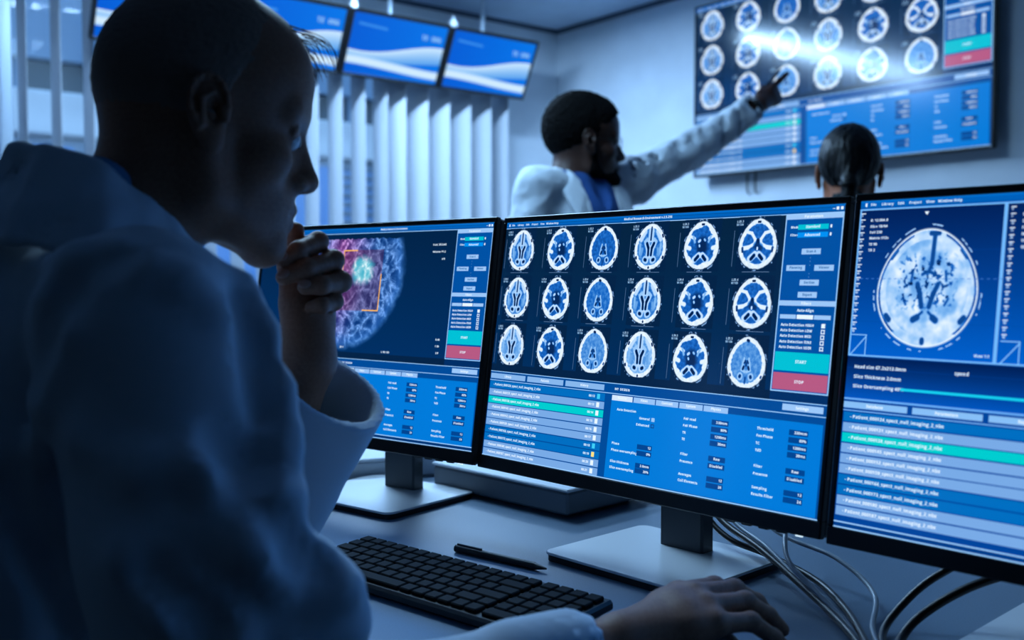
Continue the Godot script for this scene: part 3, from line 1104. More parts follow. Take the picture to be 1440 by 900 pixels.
func build_room():
	struct("floor", box_mesh(Vector3(-RX + 0.4, 0.2, RZ + 0.4)), M.floor_vinyl, room * at(RX / 2, -0.1, RZ / 2))
	struct("ceiling", box_mesh(Vector3(-RX + 0.4, 0.2, RZ + 0.4)), M.ceiling_paint, room * at(RX / 2, RH + 0.1, RZ / 2))
	struct("wall_right", box_mesh(Vector3(0.2, RH, RZ + 0.4)), M.wall_paint, room * at(0.1, RH / 2, RZ / 2))
	struct("wall_left", box_mesh(Vector3(0.2, RH, RZ + 0.4)), M.wall_dark_paint, room * at(RX - 0.1, RH / 2, RZ / 2))
	struct("wall_back", box_mesh(Vector3(-RX, RH, 0.2)), M.wall_dark_paint, room * at(RX / 2, RH / 2, RZ + 0.1))
	var w := Buf.new()
	w.box(Vector3((RX + WIN_L) / 2, RH / 2, -0.1), Vector3(WIN_L - RX, RH, 0.2))
	w.box(Vector3(WIN_R / 2, RH / 2, -0.1), Vector3(-WIN_R, RH, 0.2))
	w.box(Vector3((WIN_L + WIN_R) / 2, WIN_B / 2, -0.1), Vector3(WIN_R - WIN_L, WIN_B, 0.2))
	w.box(Vector3((WIN_L + WIN_R) / 2, (WIN_T + RH) / 2, -0.1), Vector3(WIN_R - WIN_L, RH - WIN_T, 0.2))
	struct("wall_front", w.mesh(), M.wall_paint, room)
	# dark shadow-gap mouldings where the walls meet the ceiling
	struct("trim_1", box_mesh(Vector3(-RX, 0.022, 0.02), 0.004), M.trim_grey, room * at(RX / 2, RH - 0.011, 0.01))
	struct("trim_2", box_mesh(Vector3(0.02, 0.022, RZ - 0.02), 0.004), M.trim_grey, room * at(-0.01, RH - 0.011, RZ / 2 + 0.01))
	struct("baseboard_front", box_mesh(Vector3(-RX, 0.09, 0.014), 0.004), M.frame_alu, room * at(RX / 2, 0.045, 0.007))
	struct("baseboard_right", box_mesh(Vector3(0.014, 0.09, RZ - 0.02), 0.004), M.frame_alu, room * at(-0.007, 0.045, RZ / 2 + 0.01))
	# window: frame, mullions and panes
	var win := Node3D.new()
	win.name = numbered("window_1")
	win.transform = room
	add_child(win)
	win.set_meta("kind", "structure")
	var cx := (WIN_L + WIN_R) / 2
	var cy := (WIN_B + WIN_T) / 2
	for s in [-1.0, 1.0]:
		part(win, "frame_jamb", box_mesh(Vector3(0.06, WIN_T - WIN_B, 0.07), 0.006), M.frame_alu, at(cx + s * ((WIN_R - WIN_L) / 2 - 0.03), cy, -0.12))
		part(win, "frame_rail", box_mesh(Vector3(WIN_R - WIN_L - 0.12, 0.06, 0.07), 0.006), M.frame_alu, at(cx, cy + s * ((WIN_T - WIN_B) / 2 - 0.03), -0.12))
	part(win, "window_sill", box_mesh(Vector3(WIN_R - WIN_L + 0.06, 0.03, 0.24), 0.006), M.frame_alu, at(cx, WIN_B - 0.016, -0.06))
	var n := 4
	var step := (WIN_R - WIN_L - 0.12) / n
	for k in n:
		var x := WIN_L + 0.06 + step * (k + 0.5)
		part(win, "pane", box_mesh(Vector3(step - 0.05, WIN_T - WIN_B - 0.125, 0.006)), M.glass, at(x, cy, -0.12))
		if k > 0:
			part(win, "mullion", box_mesh(Vector3(0.05, WIN_T - WIN_B - 0.12, 0.06), 0.006), M.frame_alu, at(x - step / 2, cy, -0.12))
	# the luminaire whose reflection crosses the wall screen
	var l := thing("ceiling_luminaire", "long slim linear ceiling luminaire parallel to the windows", "ceiling lamp", room * at(-1.79, RH, 0.74))
	part(l, "housing", box_mesh(Vector3(1.94, 0.016, 0.13), 0.004), M.frame_alu, at(0, -0.046, 0))
	part(l, "lamp_diffuser", box_mesh(Vector3(1.88, 0.008, 0.10), 0.002), M.lamp_diffuser, at(0, -0.058, 0))
	part(l, "uplight_diffuser", box_mesh(Vector3(1.88, 0.006, 0.10), 0.002), M.lamp_diffuser, at(0, -0.035, 0))
	for s in [-0.75, 0.75]:
		part(l, "ceiling_mount", box_mesh(Vector3(0.03, 0.04, 0.03), 0.004), M.frame_alu, at(s, -0.02, 0))

	build_panel_lamp()

func build_panel_lamp():
	var l2 := thing("ceiling_panel_lamp", "square flush ceiling panel lamp above the pointing person", "ceiling lamp", room * at(-2.45, RH, 2.0))
	part(l2, "frame", box_mesh(Vector3(0.60, 0.012, 0.60), 0.003), M.frame_alu, at(0, -0.006, 0))
	part(l2, "lamp_diffuser", box_mesh(Vector3(0.57, 0.004, 0.57), 0.001), M.lamp_diffuser, at(0, -0.0135, 0))

func build_outside():
	single("street", box_mesh(Vector3(60, 0.2, 40)), M.asphalt, "grey asphalt yard outside the windows", "yard", room * at(0, -3.32, -20.4))
	var f := thing("office_building", "pale office building with dark window band seen through the blinds", "building", room * at(0, -3.2, -6.2))
	var y := 3.2                                   # heights below are above the room's floor
	part(f, "wall", box_mesh(Vector3(26, 5.65, 6)), M.facade, at(2, y - 3.2 + 5.65 / 2, -3))
	part(f, "upper_wall", box_mesh(Vector3(26, 5.2, 6)), M.facade, at(2, y + 3.22 + 2.6, -3))
	part(f, "parapet", box_mesh(Vector3(26, 0.42, 6.3), 0.02), M.facade_white, at(2, y + 2.68, -3))
	part(f, "window_recess", box_mesh(Vector3(26, 0.36, 5.6)), M.facade_pane, at(2, y + 3.05, -3))
	for k in 21:
		var x := -10.4 + k * 1.2
		part(f, "window_pane", box_mesh(Vector3(1.08, 0.3, 0.04), 0.005), M.facade_pane, at(x, y + 3.05, -0.14))
		part(f, "window_post", box_mesh(Vector3(0.08, 0.33, 0.10), 0.005), M.facade, at(x + 0.6, y + 3.05, -0.10))
	for k in 4:
		part(f, "blue_panel", box_mesh(Vector3(2.3, 1.9, 0.06), 0.01), M.facade_blue, at(-8.5 + k * 3.2 + (0.28 if k == 3 else 0.0), y + 1.42, 0.06))
	var lou := box_mesh(Vector3(0.92, 0.055, 0.12), 0.01)
	for g in 2:
		for k in 14:
			part(f, "louvre", lou, M.facade_louvre, Transform3D(Basis(Vector3.RIGHT, -0.5), Vector3(2.40 + g * 1.3, y + 1.2 + k * 0.105, 0.07)))
	# low dark hedge-like plant room right of the view, shows in the last gap of the blind
	var d := thing("plant_room", "dark grey plant room beside the pale building", "shed", room * at(5.6, -3.2, -5.0))
	part(d, "wall", box_mesh(Vector3(3.2, 6.4, 2.0), 0.02), M.facade_louvre, at(0, 3.2, 0))
	part(d, "roof", box_mesh(Vector3(3.4, 0.12, 2.2), 0.02), M.facade_pane, at(0, 6.46, 0))

func slat_mesh(h: float) -> ArrayMesh:
	var b := Buf.new()
	var w := 0.127
	var n := 6
	var t := 0.0012
	var fr := []
	for k in n + 1:
		var u := float(k) / n * 2.0 - 1.0
		fr.append(Vector2(u * w / 2, 0.006 * (1.0 - u * u)))
	for k in n:
		var a: Vector2 = fr[k]
		var c: Vector2 = fr[k + 1]
		var a0 := Vector3(a.x, 0, a.y)
		var c0 := Vector3(c.x, 0, c.y)
		var up := Vector3(0, -h, 0)
		var th := Vector3(0, 0, -t)
		b.quad(a0 + up, c0 + up, c0, a0)
		b.quad(a0 + th, c0 + th, c0 + up + th, a0 + up + th)
	b.quad(Vector3(-w / 2, -h, -t), Vector3(-w / 2, -h, 0), Vector3(-w / 2, 0, 0), Vector3(-w / 2, 0, -t))
	b.quad(Vector3(w / 2, -h, 0), Vector3(w / 2, -h, -t), Vector3(w / 2, 0, -t), Vector3(w / 2, 0, 0))
	return b.mesh()

func build_blinds():
	var h := 1.50
	var slat := slat_mesh(h)
	var sets := [
		["vertical_blind", "opened vertical blind of pale slats behind the seated person, seen edge-on", -5.02, -1.22, -PI / 2 + 0.05, 0.12],
		["vertical_blind", "half-closed vertical blind of broad pale slats beside the room corner", -1.10, -0.44, -PI / 2 + 0.46, 0.127]]
	for s in sets:
		var t := thing(s[0], s[1], "window blind", room * at((s[2] + s[3]) / 2, 2.34, 0.085), "vertical blinds on the windows")
		part(t, "headrail", box_mesh(Vector3(s[3] - s[2] + 0.12, 0.045, 0.05), 0.006), M.frame_alu, at(0, 0.0, 0))
		var n := int(round((s[3] - s[2]) / s[5]))
		for k in n + 1:
			var turn: float = s[4]
			if s[3] > -1.0 and k == n:
				turn = -PI / 2 + 0.1
			part(t, "slat", slat, M.blind_fabric, Transform3D(Basis(Vector3.UP, turn), Vector3(-(s[3] - s[2]) / 2 + k * s[5], -0.03, 0)))
			part(t, "carrier", box_mesh(Vector3(0.012, 0.02, 0.012), 0.002), M.frame_alu, at(-(s[3] - s[2]) / 2 + k * s[5], -0.030, 0))

# ================================================================== desk and monitors
func desk_at(along: float, out: float) -> Vector3:      # along the desk (to the right), out towards the sitter
	return Basis(Vector3.UP, DESK_YAW) * Vector3(along, 0, out)

func build_desk():
	# origin below the camera, local z points to the sitter
	var d := thing("desk", "long pale grey desk under the three monitors", "desk", Transform3D(Basis(Vector3.UP, DESK_YAW), Vector3.ZERO))
	part(d, "desktop", box_mesh(Vector3(3.0, 0.028, 1.16), 0.004), M.desk_laminate, at(-0.75, DESK_Y - 0.014, -1.14))
	for x in [-2.2, 0.7]:
		part(d, "leg_panel", box_mesh(Vector3(0.03, 0.722, 1.0), 0.004), M.box_white, at(x, 0.361, -1.14))
	part(d, "modesty_panel", box_mesh(Vector3(2.87, 0.4, 0.02), 0.003), M.box_white, at(-0.75, 0.52, -1.6))

# the light that a screen throws into the room, just in front of its face (+z)
func glow_light(parent: Node3D, size: Vector2, energy: float, xf: Transform3D):
	var l := AreaLight3D.new()
	l.name = "screen_area_light"
	l.area_size = size
	l.light_color = Color(0.20, 0.58, 1.0)
	l.light_energy = energy
	l.area_range = 12.0
	l.area_attenuation = 2.0
	l.shadow_enabled = true
	l.transform = xf * Transform3D(Basis(Vector3.UP, PI), Vector3.ZERO)
	parent.add_child(l, true)

func monitor(c: Vector3, yaw: float, tilt: float, picture: Material, label: String, base_shift: Vector2, shift := 0.0) -> Node3D:
	var t := thing("monitor", label, "monitor", Transform3D(Basis(Vector3.UP, yaw), Vector3(c.x, DESK_Y, c.z)), "three desk monitors")
	var W := 0.54
	var H := 0.3605
	var p := Transform3D(Basis(Vector3.RIGHT, -tilt), Vector3(shift, c.y - DESK_Y, 0))
	# front: ring of bezel around the sunk screen
	var b := Buf.new()
	var l := 0.006
	var top := 0.0080
	var bot := 0.0185
	b.box(Vector3(0, H / 2 - top / 2, -0.004), Vector3(W, top, 0.010), 0.0012)
	b.box(Vector3(0, -H / 2 + bot / 2, -0.004), Vector3(W, bot, 0.010), 0.0012)
	for s in [-1.0, 1.0]:
		b.box(Vector3(s * (W / 2 - l / 2), (bot - top) / 2, -0.004), Vector3(l, H - top - bot, 0.010), 0.0012)
	part(t, "bezel", b.mesh(), M.bezel, p)
	part(t, "screen", panel_mesh(W - 2 * l, H - top - bot), picture, p * at(0, (bot - top) / 2, -0.001))
	var hb := Buf.new()
	hb.box(Vector3(0, 0, -0.016), Vector3(W - 0.002, H - 0.002, 0.016), 0.003)
	hb.box(Vector3(0, -0.01, -0.031), Vector3(W * 0.62, H * 0.66, 0.022), 0.010)
	part(t, "housing", hb.mesh(), M.black_plastic, p)
	glow_light(t, Vector2(W - 2 * l, H - top - bot), 0.040, p * at(0, (bot - top) / 2, 0.004))
	part(t, "power_light", box_mesh(Vector3(0.008, 0.0022, 0.003), 0.0004), M.led_white, p * at(W / 2 - 0.026, -H / 2 - 0.0006, -0.003))
	for k in 4:
		part(t, "button", box_mesh(Vector3(0.012, 0.003, 0.006), 0.0008), M.black_plastic, p * at(W / 2 - 0.05 - k * 0.022, -H / 2 - 0.0008, -0.008))
	var bs := Buf.new()
	bs.plate(round_rect(0.235, 0.205, 0.014), 0.0085, 0.0115, 0.0012)
	part(t, "stand_base", bs.mesh(), M.silver, at(base_shift.x, 0, -0.055 + base_shift.y))
	bs = Buf.new()
	bs.plate(round_rect(0.231, 0.201, 0.013), 0.0, 0.0087, 0.001)
	part(t, "base_pad", bs.mesh(), M.black_plastic, at(base_shift.x, 0, -0.055 + base_shift.y))
	part(t, "stand_neck", box_mesh(Vector3(0.07, 0.30, 0.026), 0.003), M.stand_grey, at(base_shift.x * 0.6, 0.158, -0.105 + base_shift.y))
	part(t, "stand_hinge", box_mesh(Vector3(0.08, 0.08, 0.075), 0.006), M.stand_grey, at(base_shift.x * 0.6, c.y - DESK_Y + 0.0, -0.070))
	return t

func build_screens():
	var grid := picture_grid()
	screen_material("grid_screen", grid, 0.97)
	screen_material("brain_screen", picture_brain(), 0.97)
	screen_material("slice_screen", picture_slice(), 0.97)
	screen_material("wall_screen_picture", grid, 0.97, 0.15)
	screen_material("wave_screen", picture_wave(), 0.92, 0.4, 0.2)
	monitor(Vector3(0.1537, 1.0262, -1.2315), -0.82274, 0.1484, M.grid_screen, "middle desk monitor showing a grid of eighteen brain slices", Vector2(0, 0))
	monitor(Vector3(-0.2495, 1.0282, -1.5985), -0.67263, 0.157, M.brain_screen, "desk monitor showing a glowing violet brain, beside the hand at the chin", Vector2(0, 0))
	monitor(Vector3(0.5213, 1.0264, -0.8209), -0.8253, 0.142, M.slice_screen, "desk monitor showing one large brain slice, cut by the picture's edge", Vector2(-0.045, -0.06))

func build_wall_screen():
	var W := 1.40
	var H := 0.785
	var t := thing("wall_screen", "large wall-mounted screen showing rows of brain slices", "screen", room * Transform3D(Basis(Vector3.UP, -PI / 2), Vector3(-0.085, 1.575, 1.772)))
	var b := Buf.new()
	var e := 0.010
	for s in [-1.0, 1.0]:
		b.box(Vector3(0, H / 2 + s * (H / 2 - e / 2), -0.010), Vector3(W, e, 0.024), 0.002)
		b.box(Vector3(s * (W / 2 - e / 2), H / 2, -0.010), Vector3(e, H - 2 * e, 0.024), 0.002)
	part(t, "bezel", b.mesh(), M.bezel)
	part(t, "screen", panel_mesh(W - 2 * e, H - 2 * e), M.wall_screen_picture, at(0, H / 2, -0.0015))
	part(t, "housing", box_mesh(Vector3(W - 0.006, H - 0.006, 0.03), 0.006), M.black_plastic, at(0, H / 2, -0.022))
	glow_light(t, Vector2(W - 2 * e, H - 2 * e), 0.12, at(0, H / 2, 0.006))
	part(t, "wall_bracket", box_mesh(Vector3(0.5, 0.36, 0.046), 0.004), M.black_plastic, at(0, H / 2, -0.061))
	for k in 2:
		var c := Buf.new()
		var x := -0.44 + k * 0.045
		c.tube([Vector3(x + 0.02, 0.02, -0.045), Vector3(x + 0.012, -0.03, -0.05), Vector3(x, -0.075, -0.068), Vector3(x - 0.004, -0.085, -0.085)], 0.004, 0.004, 6)
		single("cable", c.mesh(), M.cable_black, ["short dark cable hanging below the wall screen, left of the pair", "short dark cable hanging below the wall screen, right of the pair"][k], "cable", t.transform, "two cables below the wall screen")

func build_hanging():
	var W := 0.522
	var H := 0.300
	var pm := panel_mesh(W - 0.030, H - 0.030)
	var bz := Buf.new()
	for s in [-1.0, 1.0]:
		bz.box(Vector3(0, s * (H / 2 - 0.0075), -0.006), Vector3(W, 0.015, 0.016), 0.0015)
		bz.box(Vector3(s * (W / 2 - 0.0075), 0, -0.006), Vector3(0.015, H - 0.03, 0.016), 0.0015)
	var bzm := bz.mesh()
	var hb := box_mesh(Vector3(W - 0.004, H - 0.004, 0.032), 0.006)
	var labels := ["wave-picture screen hung from the ceiling, mostly hidden left of the seated person's head", "wave-picture screen hung from the ceiling, just right of the seated person's forehead", "fully visible wave-picture screen second from the room corner", "wave-picture screen hung nearest to the room corner"]
	for k in 4:
		var x := -2.267 + k * 0.533
		var t := thing("ceiling_screen", labels[k], "screen", room * at(x, 2.154, 0.272), "screens hung in a row before the windows")
		var p := Transform3D(Basis(Vector3.RIGHT, 0.455), Vector3.ZERO)
		part(t, "bezel", bzm, M.bezel, p)
		part(t, "screen", pm, M.wave_screen, p * at(0, 0, -0.001))
		part(t, "housing", hb, M.black_plastic, p * at(0, 0, -0.020))
		glow_light(t, Vector2(W - 0.03, H - 0.03), 0.03, p * at(0, 0, 0.005))
		part(t, "bracket", box_mesh(Vector3(0.10, 0.10, 0.03), 0.004), M.frame_alu, p * at(0, 0, -0.048))
		var b := Buf.new()
		b.tube([Vector3(0, 0.0, -0.06), Vector3(0, 0.10, -0.06), Vector3(0, RH - 2.154, -0.06)], 0.013, 0.013, 10)
		part(t, "ceiling_rod", b.mesh(), M.frame_alu)
	for k in 3:
		var c := thing("rail_clamp", ["silver clamp on top between the two leftmost hung screens", "silver clamp on top of the hung screens by the forehead", "silver clamp between the two hung screens nearest the corner"][k], "clamp", room * at(-1.99 + k * 0.53, 2.30, 0.335), "clamps between the hung screens")
		part(c, "clamp_body", box_mesh(Vector3(0.03, 0.03, 0.03), 0.004), M.silver, at(0, 0.0, 0.0))
		part(c, "clamp_screw", box_mesh(Vector3(0.012, 0.02, 0.012), 0.003), M.silver, at(0, 0.022, 0.0))

# ================================================================== things on the desk
func build_desk_things():
	# keyboard
	var kb := thing("keyboard", "black low-profile computer keyboard with number pad on the desk", "keyboard", Transform3D(Basis(Vector3.UP, -0.7135), Vector3(-0.082, DESK_Y, -1.146)))
	var KW := 0.400
	var KD := 0.128
	var tilt := Basis(Vector3.RIGHT, 0.045)
	part(kb, "case", box_mesh(Vector3(KW, 0.012, KD), 0.003), M.black_plastic, Transform3D(tilt, Vector3(0, 0.011, 0)))
	for s in [-1.0, 1.0]:
		part(kb, "foot", box_mesh(Vector3(0.03, 0.010, 0.012), 0.002), M.black_plastic, at(s * 0.16, 0.005, -KD / 2 + 0.012))
	var kcache := {}
	var rows := [
		[1, 1, 1, 1, 1, 1, 1, 1, 1, 1, 1, 1, 1, 1, 1.0, 0.25, 1, 1, 1, 1],
		[1, 1, 1, 1, 1, 1, 1, 1, 1, 1, 1, 1, 1, 2, 0.25, 1, 1, 1, 1],
		[1.5, 1, 1, 1, 1, 1, 1, 1, 1, 1, 1, 1, 1, 1.5, 0.25, 1, 1, 1, 1],
		[1.8, 1, 1, 1, 1, 1, 1, 1, 1, 1, 1, 1, 2.2, 0.25, 1, 1, 1, 1],
		[2.3, 1, 1, 1, 1, 1, 1, 1, 1, 1, 1, 1.7, 1, 0.25, 1, 1, 1, 1],
		[1.2, 1.2, 1.2, 5.4, 1, 1, 1, 1, 1, 1, 0.25, 2, 1, 1]]
	var unit := (KW - 0.012) / 19.25
	var rd := (KD - 0.012) / 6.0
	for r in 6:
		var x := -KW / 2 + 0.006
		for wd in rows[r]:
			if wd > 0.3:
				var key := str(wd)
				if not kcache.has(key):
					kcache[key] = box_mesh(Vector3(wd * unit - 0.0026, 0.0055, rd - 0.0028), 0.0013)
				part(kb, "key", kcache[key], M.key_plastic, Transform3D(tilt, tilt * Vector3(x + wd * unit / 2, 0.0195 - 0.0115 + 0.011, -KD / 2 + 0.006 + rd * (r + 0.5)) + Vector3(0, 0.0, 0)))
			x += wd * unit
	# pen lying behind the keyboard
	var p0 := Vector3(-0.075, DESK_Y + 0.0052, -1.320)
	var p1 := Vector3(0.043, DESK_Y + 0.0052, -1.226)
	var pen := thing("pen", "black pen lying on the desk behind the keyboard", "pen")
	var b := Buf.new()
	b.tube([p0, p0.lerp(p1, 0.5), p0.lerp(p1, 0.88)], 0.005, 0.005, 10, 2)
	part(pen, "barrel", b.mesh(), M.black_plastic)
	b = Buf.new()
	b.tube([p0.lerp(p1, 0.88), p1], 0.0047, 0.0012, 10, 2)
	part(pen, "tip", b.mesh(), M.black_plastic)
	b = Buf.new()
	b.tube([p0.lerp(p1, 0.02) + Vector3(0, 0.006, 0), p0.lerp(p1, 0.3) + Vector3(0, 0.006, 0)], 0.0014, 0.0014, 6, 1)
	part(pen, "clip", b.mesh(), M.stand_grey)
	# device boxes behind the monitors
	var dv := thing("device_box", "flat grey device box behind the middle monitor's stand", "device", Transform3D(Basis(Vector3.UP, -0.80), Vector3(0.045, DESK_Y, -1.675)))
	part(dv, "body", box_mesh(Vector3(0.318, 0.036, 0.20), 0.004), M.box_grey, at(0, 0.024, 0))
	part(dv, "lid", box_mesh(Vector3(0.322, 0.005, 0.204), 0.0018), M.box_white, at(0, 0.0445, 0))
	for s in [-1.0, 1.0]:
		part(dv, "foot", box_mesh(Vector3(0.27, 0.006, 0.02), 0.002), M.black_plastic, at(0, 0.003, s * 0.07))
	var bx := thing("storage_box", "low white storage box behind the leftmost desk monitor's stand", "box", Transform3D(Basis(Vector3.UP, 0.40), Vector3(-0.252, DESK_Y, -1.875)))
	part(bx, "body", box_mesh(Vector3(0.24, 0.034, 0.16), 0.003), M.box_white, at(0, 0.017, 0))
	part(bx, "lid", box_mesh(Vector3(0.246, 0.006, 0.166), 0.002), M.box_white, at(0, 0.037, 0))
	# mouse under the right hand
	var mo := thing("computer_mouse", "dark computer mouse under the hand lying on the desk", "mouse", Transform3D(Basis(Vector3.UP, -1.084), Vector3(0.172, DESK_Y, -0.934)))
	var f := Field.new(Vector3(-0.05, -0.005, -0.07), Vector3(0.05, 0.05, 0.07), 0.0035)
	f.ell(Vector3(0, 0.004, 0.005), Vector3(0.031, 0.034, 0.056), 0.004)
	f.ell(Vector3(0, 0.002, -0.02), Vector3(0.029, 0.026, 0.036), 0.012)
	f.cut(Vector3(0, 0.0005, 0), Vector3.DOWN)
	part(mo, "shell", f.mesh(), M.black_plastic)
	b = Buf.new()
	b.tube([Vector3(-0.004, 0.028, -0.032), Vector3(0.004, 0.028, -0.032)], 0.007, 0.007, 12, 1)
	part(mo, "wheel", b.mesh(), M.stand_grey)
	# cables behind the middle and right monitors
	cables()

func cables():
	var defs := [
		["cable_grey", 0.0030, "pale grey cable looping in a wide arc right of the cable bundle", [Vector3(0.30, 0.86, -1.36), Vector3(0.33, 0.80, -1.26), Vector3(0.385, 0.785, -1.17), Vector3(0.405, 0.765, -1.10), Vector3(0.375, 0.7532, -1.02), Vector3(0.36, 0.7532, -0.95)]],
		["cable_grey", 0.0028, "thin grey cable at the left of the bundle behind the middle monitor", [Vector3(0.27, 0.85, -1.36), Vector3(0.29, 0.80, -1.30), Vector3(0.315, 0.785, -1.22), Vector3(0.335, 0.765, -1.12), Vector3(0.352, 0.7532, -1.03), Vector3(0.345, 0.7532, -0.96)]],
		["cable_grey", 0.0030, "grey cable twisting through the middle of the cable bundle", [Vector3(0.345, 0.86, -1.28), Vector3(0.338, 0.82, -1.22), Vector3(0.322, 0.79, -1.15), Vector3(0.338, 0.77, -1.09), Vector3(0.352, 0.7535, -1.02), Vector3(0.335, 0.7535, -0.95)]],
		["cable_black", 0.0042, "black cable running straight down through the cable bundle", [Vector3(0.25, 0.86, -1.40), Vector3(0.275, 0.80, -1.32), Vector3(0.31, 0.78, -1.22), Vector3(0.34, 0.760, -1.08), Vector3(0.345, 0.7545, -0.98), Vector3(0.33, 0.7545, -0.92)]],
		["cable_black", 0.0040, "short black cable crossing the middle monitor's stand base", [Vector3(0.245, 0.86, -1.39), Vector3(0.262, 0.80, -1.335), Vector3(0.285, 0.776, -1.29), Vector3(0.322, 0.768, -1.245), Vector3(0.362, 0.758, -1.17), Vector3(0.366, 0.7545, -1.07), Vector3(0.352, 0.7545, -0.97)]],
		["cable_black", 0.0042, "black cable arching from the right monitor to the desk, upper of two", [Vector3(0.56, 0.86, -0.99), Vector3(0.50, 0.832, -1.03), Vector3(0.445, 0.80, -1.04), Vector3(0.405, 0.77, -1.03), Vector3(0.378, 0.7545, -1.0), Vector3(0.355, 0.7545, -0.93)]],
		["cable_black", 0.0048, "black cable arching from the right monitor to the desk, lower of two", [Vector3(0.60, 0.86, -0.96), Vector3(0.53, 0.824, -1.0), Vector3(0.47, 0.80, -1.01), Vector3(0.42, 0.773, -1.005), Vector3(0.388, 0.7555, -0.98), Vector3(0.362, 0.7555, -0.92)]]]
	for d in defs:
		var b := Buf.new()
		b.tube(d[3], d[1], d[1], 8, 8)
		single("cable", b.mesh(), M[d[0]], d[2], "cable", Transform3D(), "cables behind the desk monitors")
# ================================================================== people
# head axes: x forward, y up, z towards the right ear; origin between the ears
func head_xf(o: Vector3, phi: float, pitch: float, s := 1.0, roll := 0.0) -> Transform3D:
	var b := Basis(Vector3.UP, phi) * Basis(Vector3.BACK, -pitch) * Basis(Vector3.RIGHT, roll)
	return Transform3D(b.scaled(Vector3.ONE * s), o)

func head_field(cell: float, fem := false) -> Field:
	var f := Field.new(Vector3(-0.13, -0.19, -0.1), Vector3(0.15, 0.16, 0.1), cell)
	f.ell(Vector3(-0.004, 0.052, 0), Vector3(0.093, 0.086, 0.076), 0.02)
	f.ell(Vector3(0.045, 0.052, 0), Vector3(0.050, 0.058, 0.062), 0.03)
	f.ell(Vector3(-0.037, 0.028, 0), Vector3(0.060, 0.064, 0.066), 0.03)
	f.ell(Vector3(0.042, -0.028, 0), Vector3(0.046, 0.062, 0.056), 0.03)
	f.ell(Vector3(0.030, -0.066, 0), Vector3(0.046, 0.038, 0.047), 0.025)
	for s in [-1.0, 1.0]:
		f.cap(Vector3(0.084, 0.031, 0.008 * s), Vector3(0.070, 0.028, 0.048 * s), 0.0150 if not fem else 0.012, 0.012, 0.012)
		f.ell(Vector3(0.058, -0.022, 0.044 * s), Vector3(0.022, 0.016, 0.017), 0.018)
		f.cap(Vector3(0.076, -0.101, 0.012 * s), Vector3(0.006, -0.070, 0.049 * s), 0.017, 0.016, 0.02)
		f.cap(Vector3(0.006, -0.070, 0.049 * s), Vector3(-0.004, -0.02, 0.058 * s), 0.016, 0.014, 0.02)
		f.ell(Vector3(0.096, 0.003, 0.034 * s), Vector3(0.016, 0.013, 0.020), 0.010, true)
		f.ell(Vector3(0.074, 0.004, 0.032 * s), Vector3(0.0135, 0.0125, 0.0135), 0.003)
		f.cap(Vector3(0.083, 0.012, 0.020 * s), Vector3(0.078, 0.011, 0.046 * s), 0.0045, 0.0045, 0.005)
	f.cap(Vector3(0.074, 0.012, 0), Vector3(0.086, -0.036, 0), 0.014, 0.017, 0.012)
	f.cap(Vector3(0.088, 0.018, 0), Vector3(0.110, -0.026, 0), 0.0085, 0.0105, 0.012)
	f.ell(Vector3(0.108, -0.030, 0), Vector3(0.0135, 0.0105, 0.012), 0.008)
	for s in [-1.0, 1.0]:
		f.ell(Vector3(0.098, -0.034, 0.0125 * s), Vector3(0.011, 0.008, 0.008), 0.006)
		f.ell(Vector3(0.104, -0.0425, 0.006 * s), Vector3(0.006, 0.003, 0.004), 0.003, true)
	f.ell(Vector3(0.068, -0.064, 0), Vector3(0.030, 0.026, 0.034), 0.02)
	f.cap(Vector3(0.099, -0.061, 0), Vector3(0.088, -0.063, 0.020), 0.0062, 0.004, 0.006)
	f.cap(Vector3(0.099, -0.061, 0), Vector3(0.088, -0.063, -0.020), 0.0062, 0.004, 0.006)
	f.cap(Vector3(0.096, -0.075, 0), Vector3(0.087, -0.071, 0.018), 0.0072, 0.004, 0.006)
	f.cap(Vector3(0.096, -0.075, 0), Vector3(0.087, -0.071, -0.018), 0.0072, 0.004, 0.006)
	f.cap(Vector3(0.109, -0.0675, 0), Vector3(0.094, -0.067, 0.021), 0.0012, 0.001, 0.004, true)
	f.cap(Vector3(0.109, -0.0675, 0), Vector3(0.094, -0.067, -0.021), 0.0012, 0.001, 0.004, true)
	f.ell(Vector3(0.079, -0.100, 0), Vector3(0.020, 0.019, 0.020), 0.016)
	var w := 0.047 if fem else 0.056
	f.cap(Vector3(-0.026, -0.03, 0), Vector3(-0.050, -0.125, 0), w, w, 0.03)
	f.cap(Vector3(-0.050, -0.125, 0), Vector3(-0.070, -0.22, 0), w, w + 0.012, 0.03)
	return f

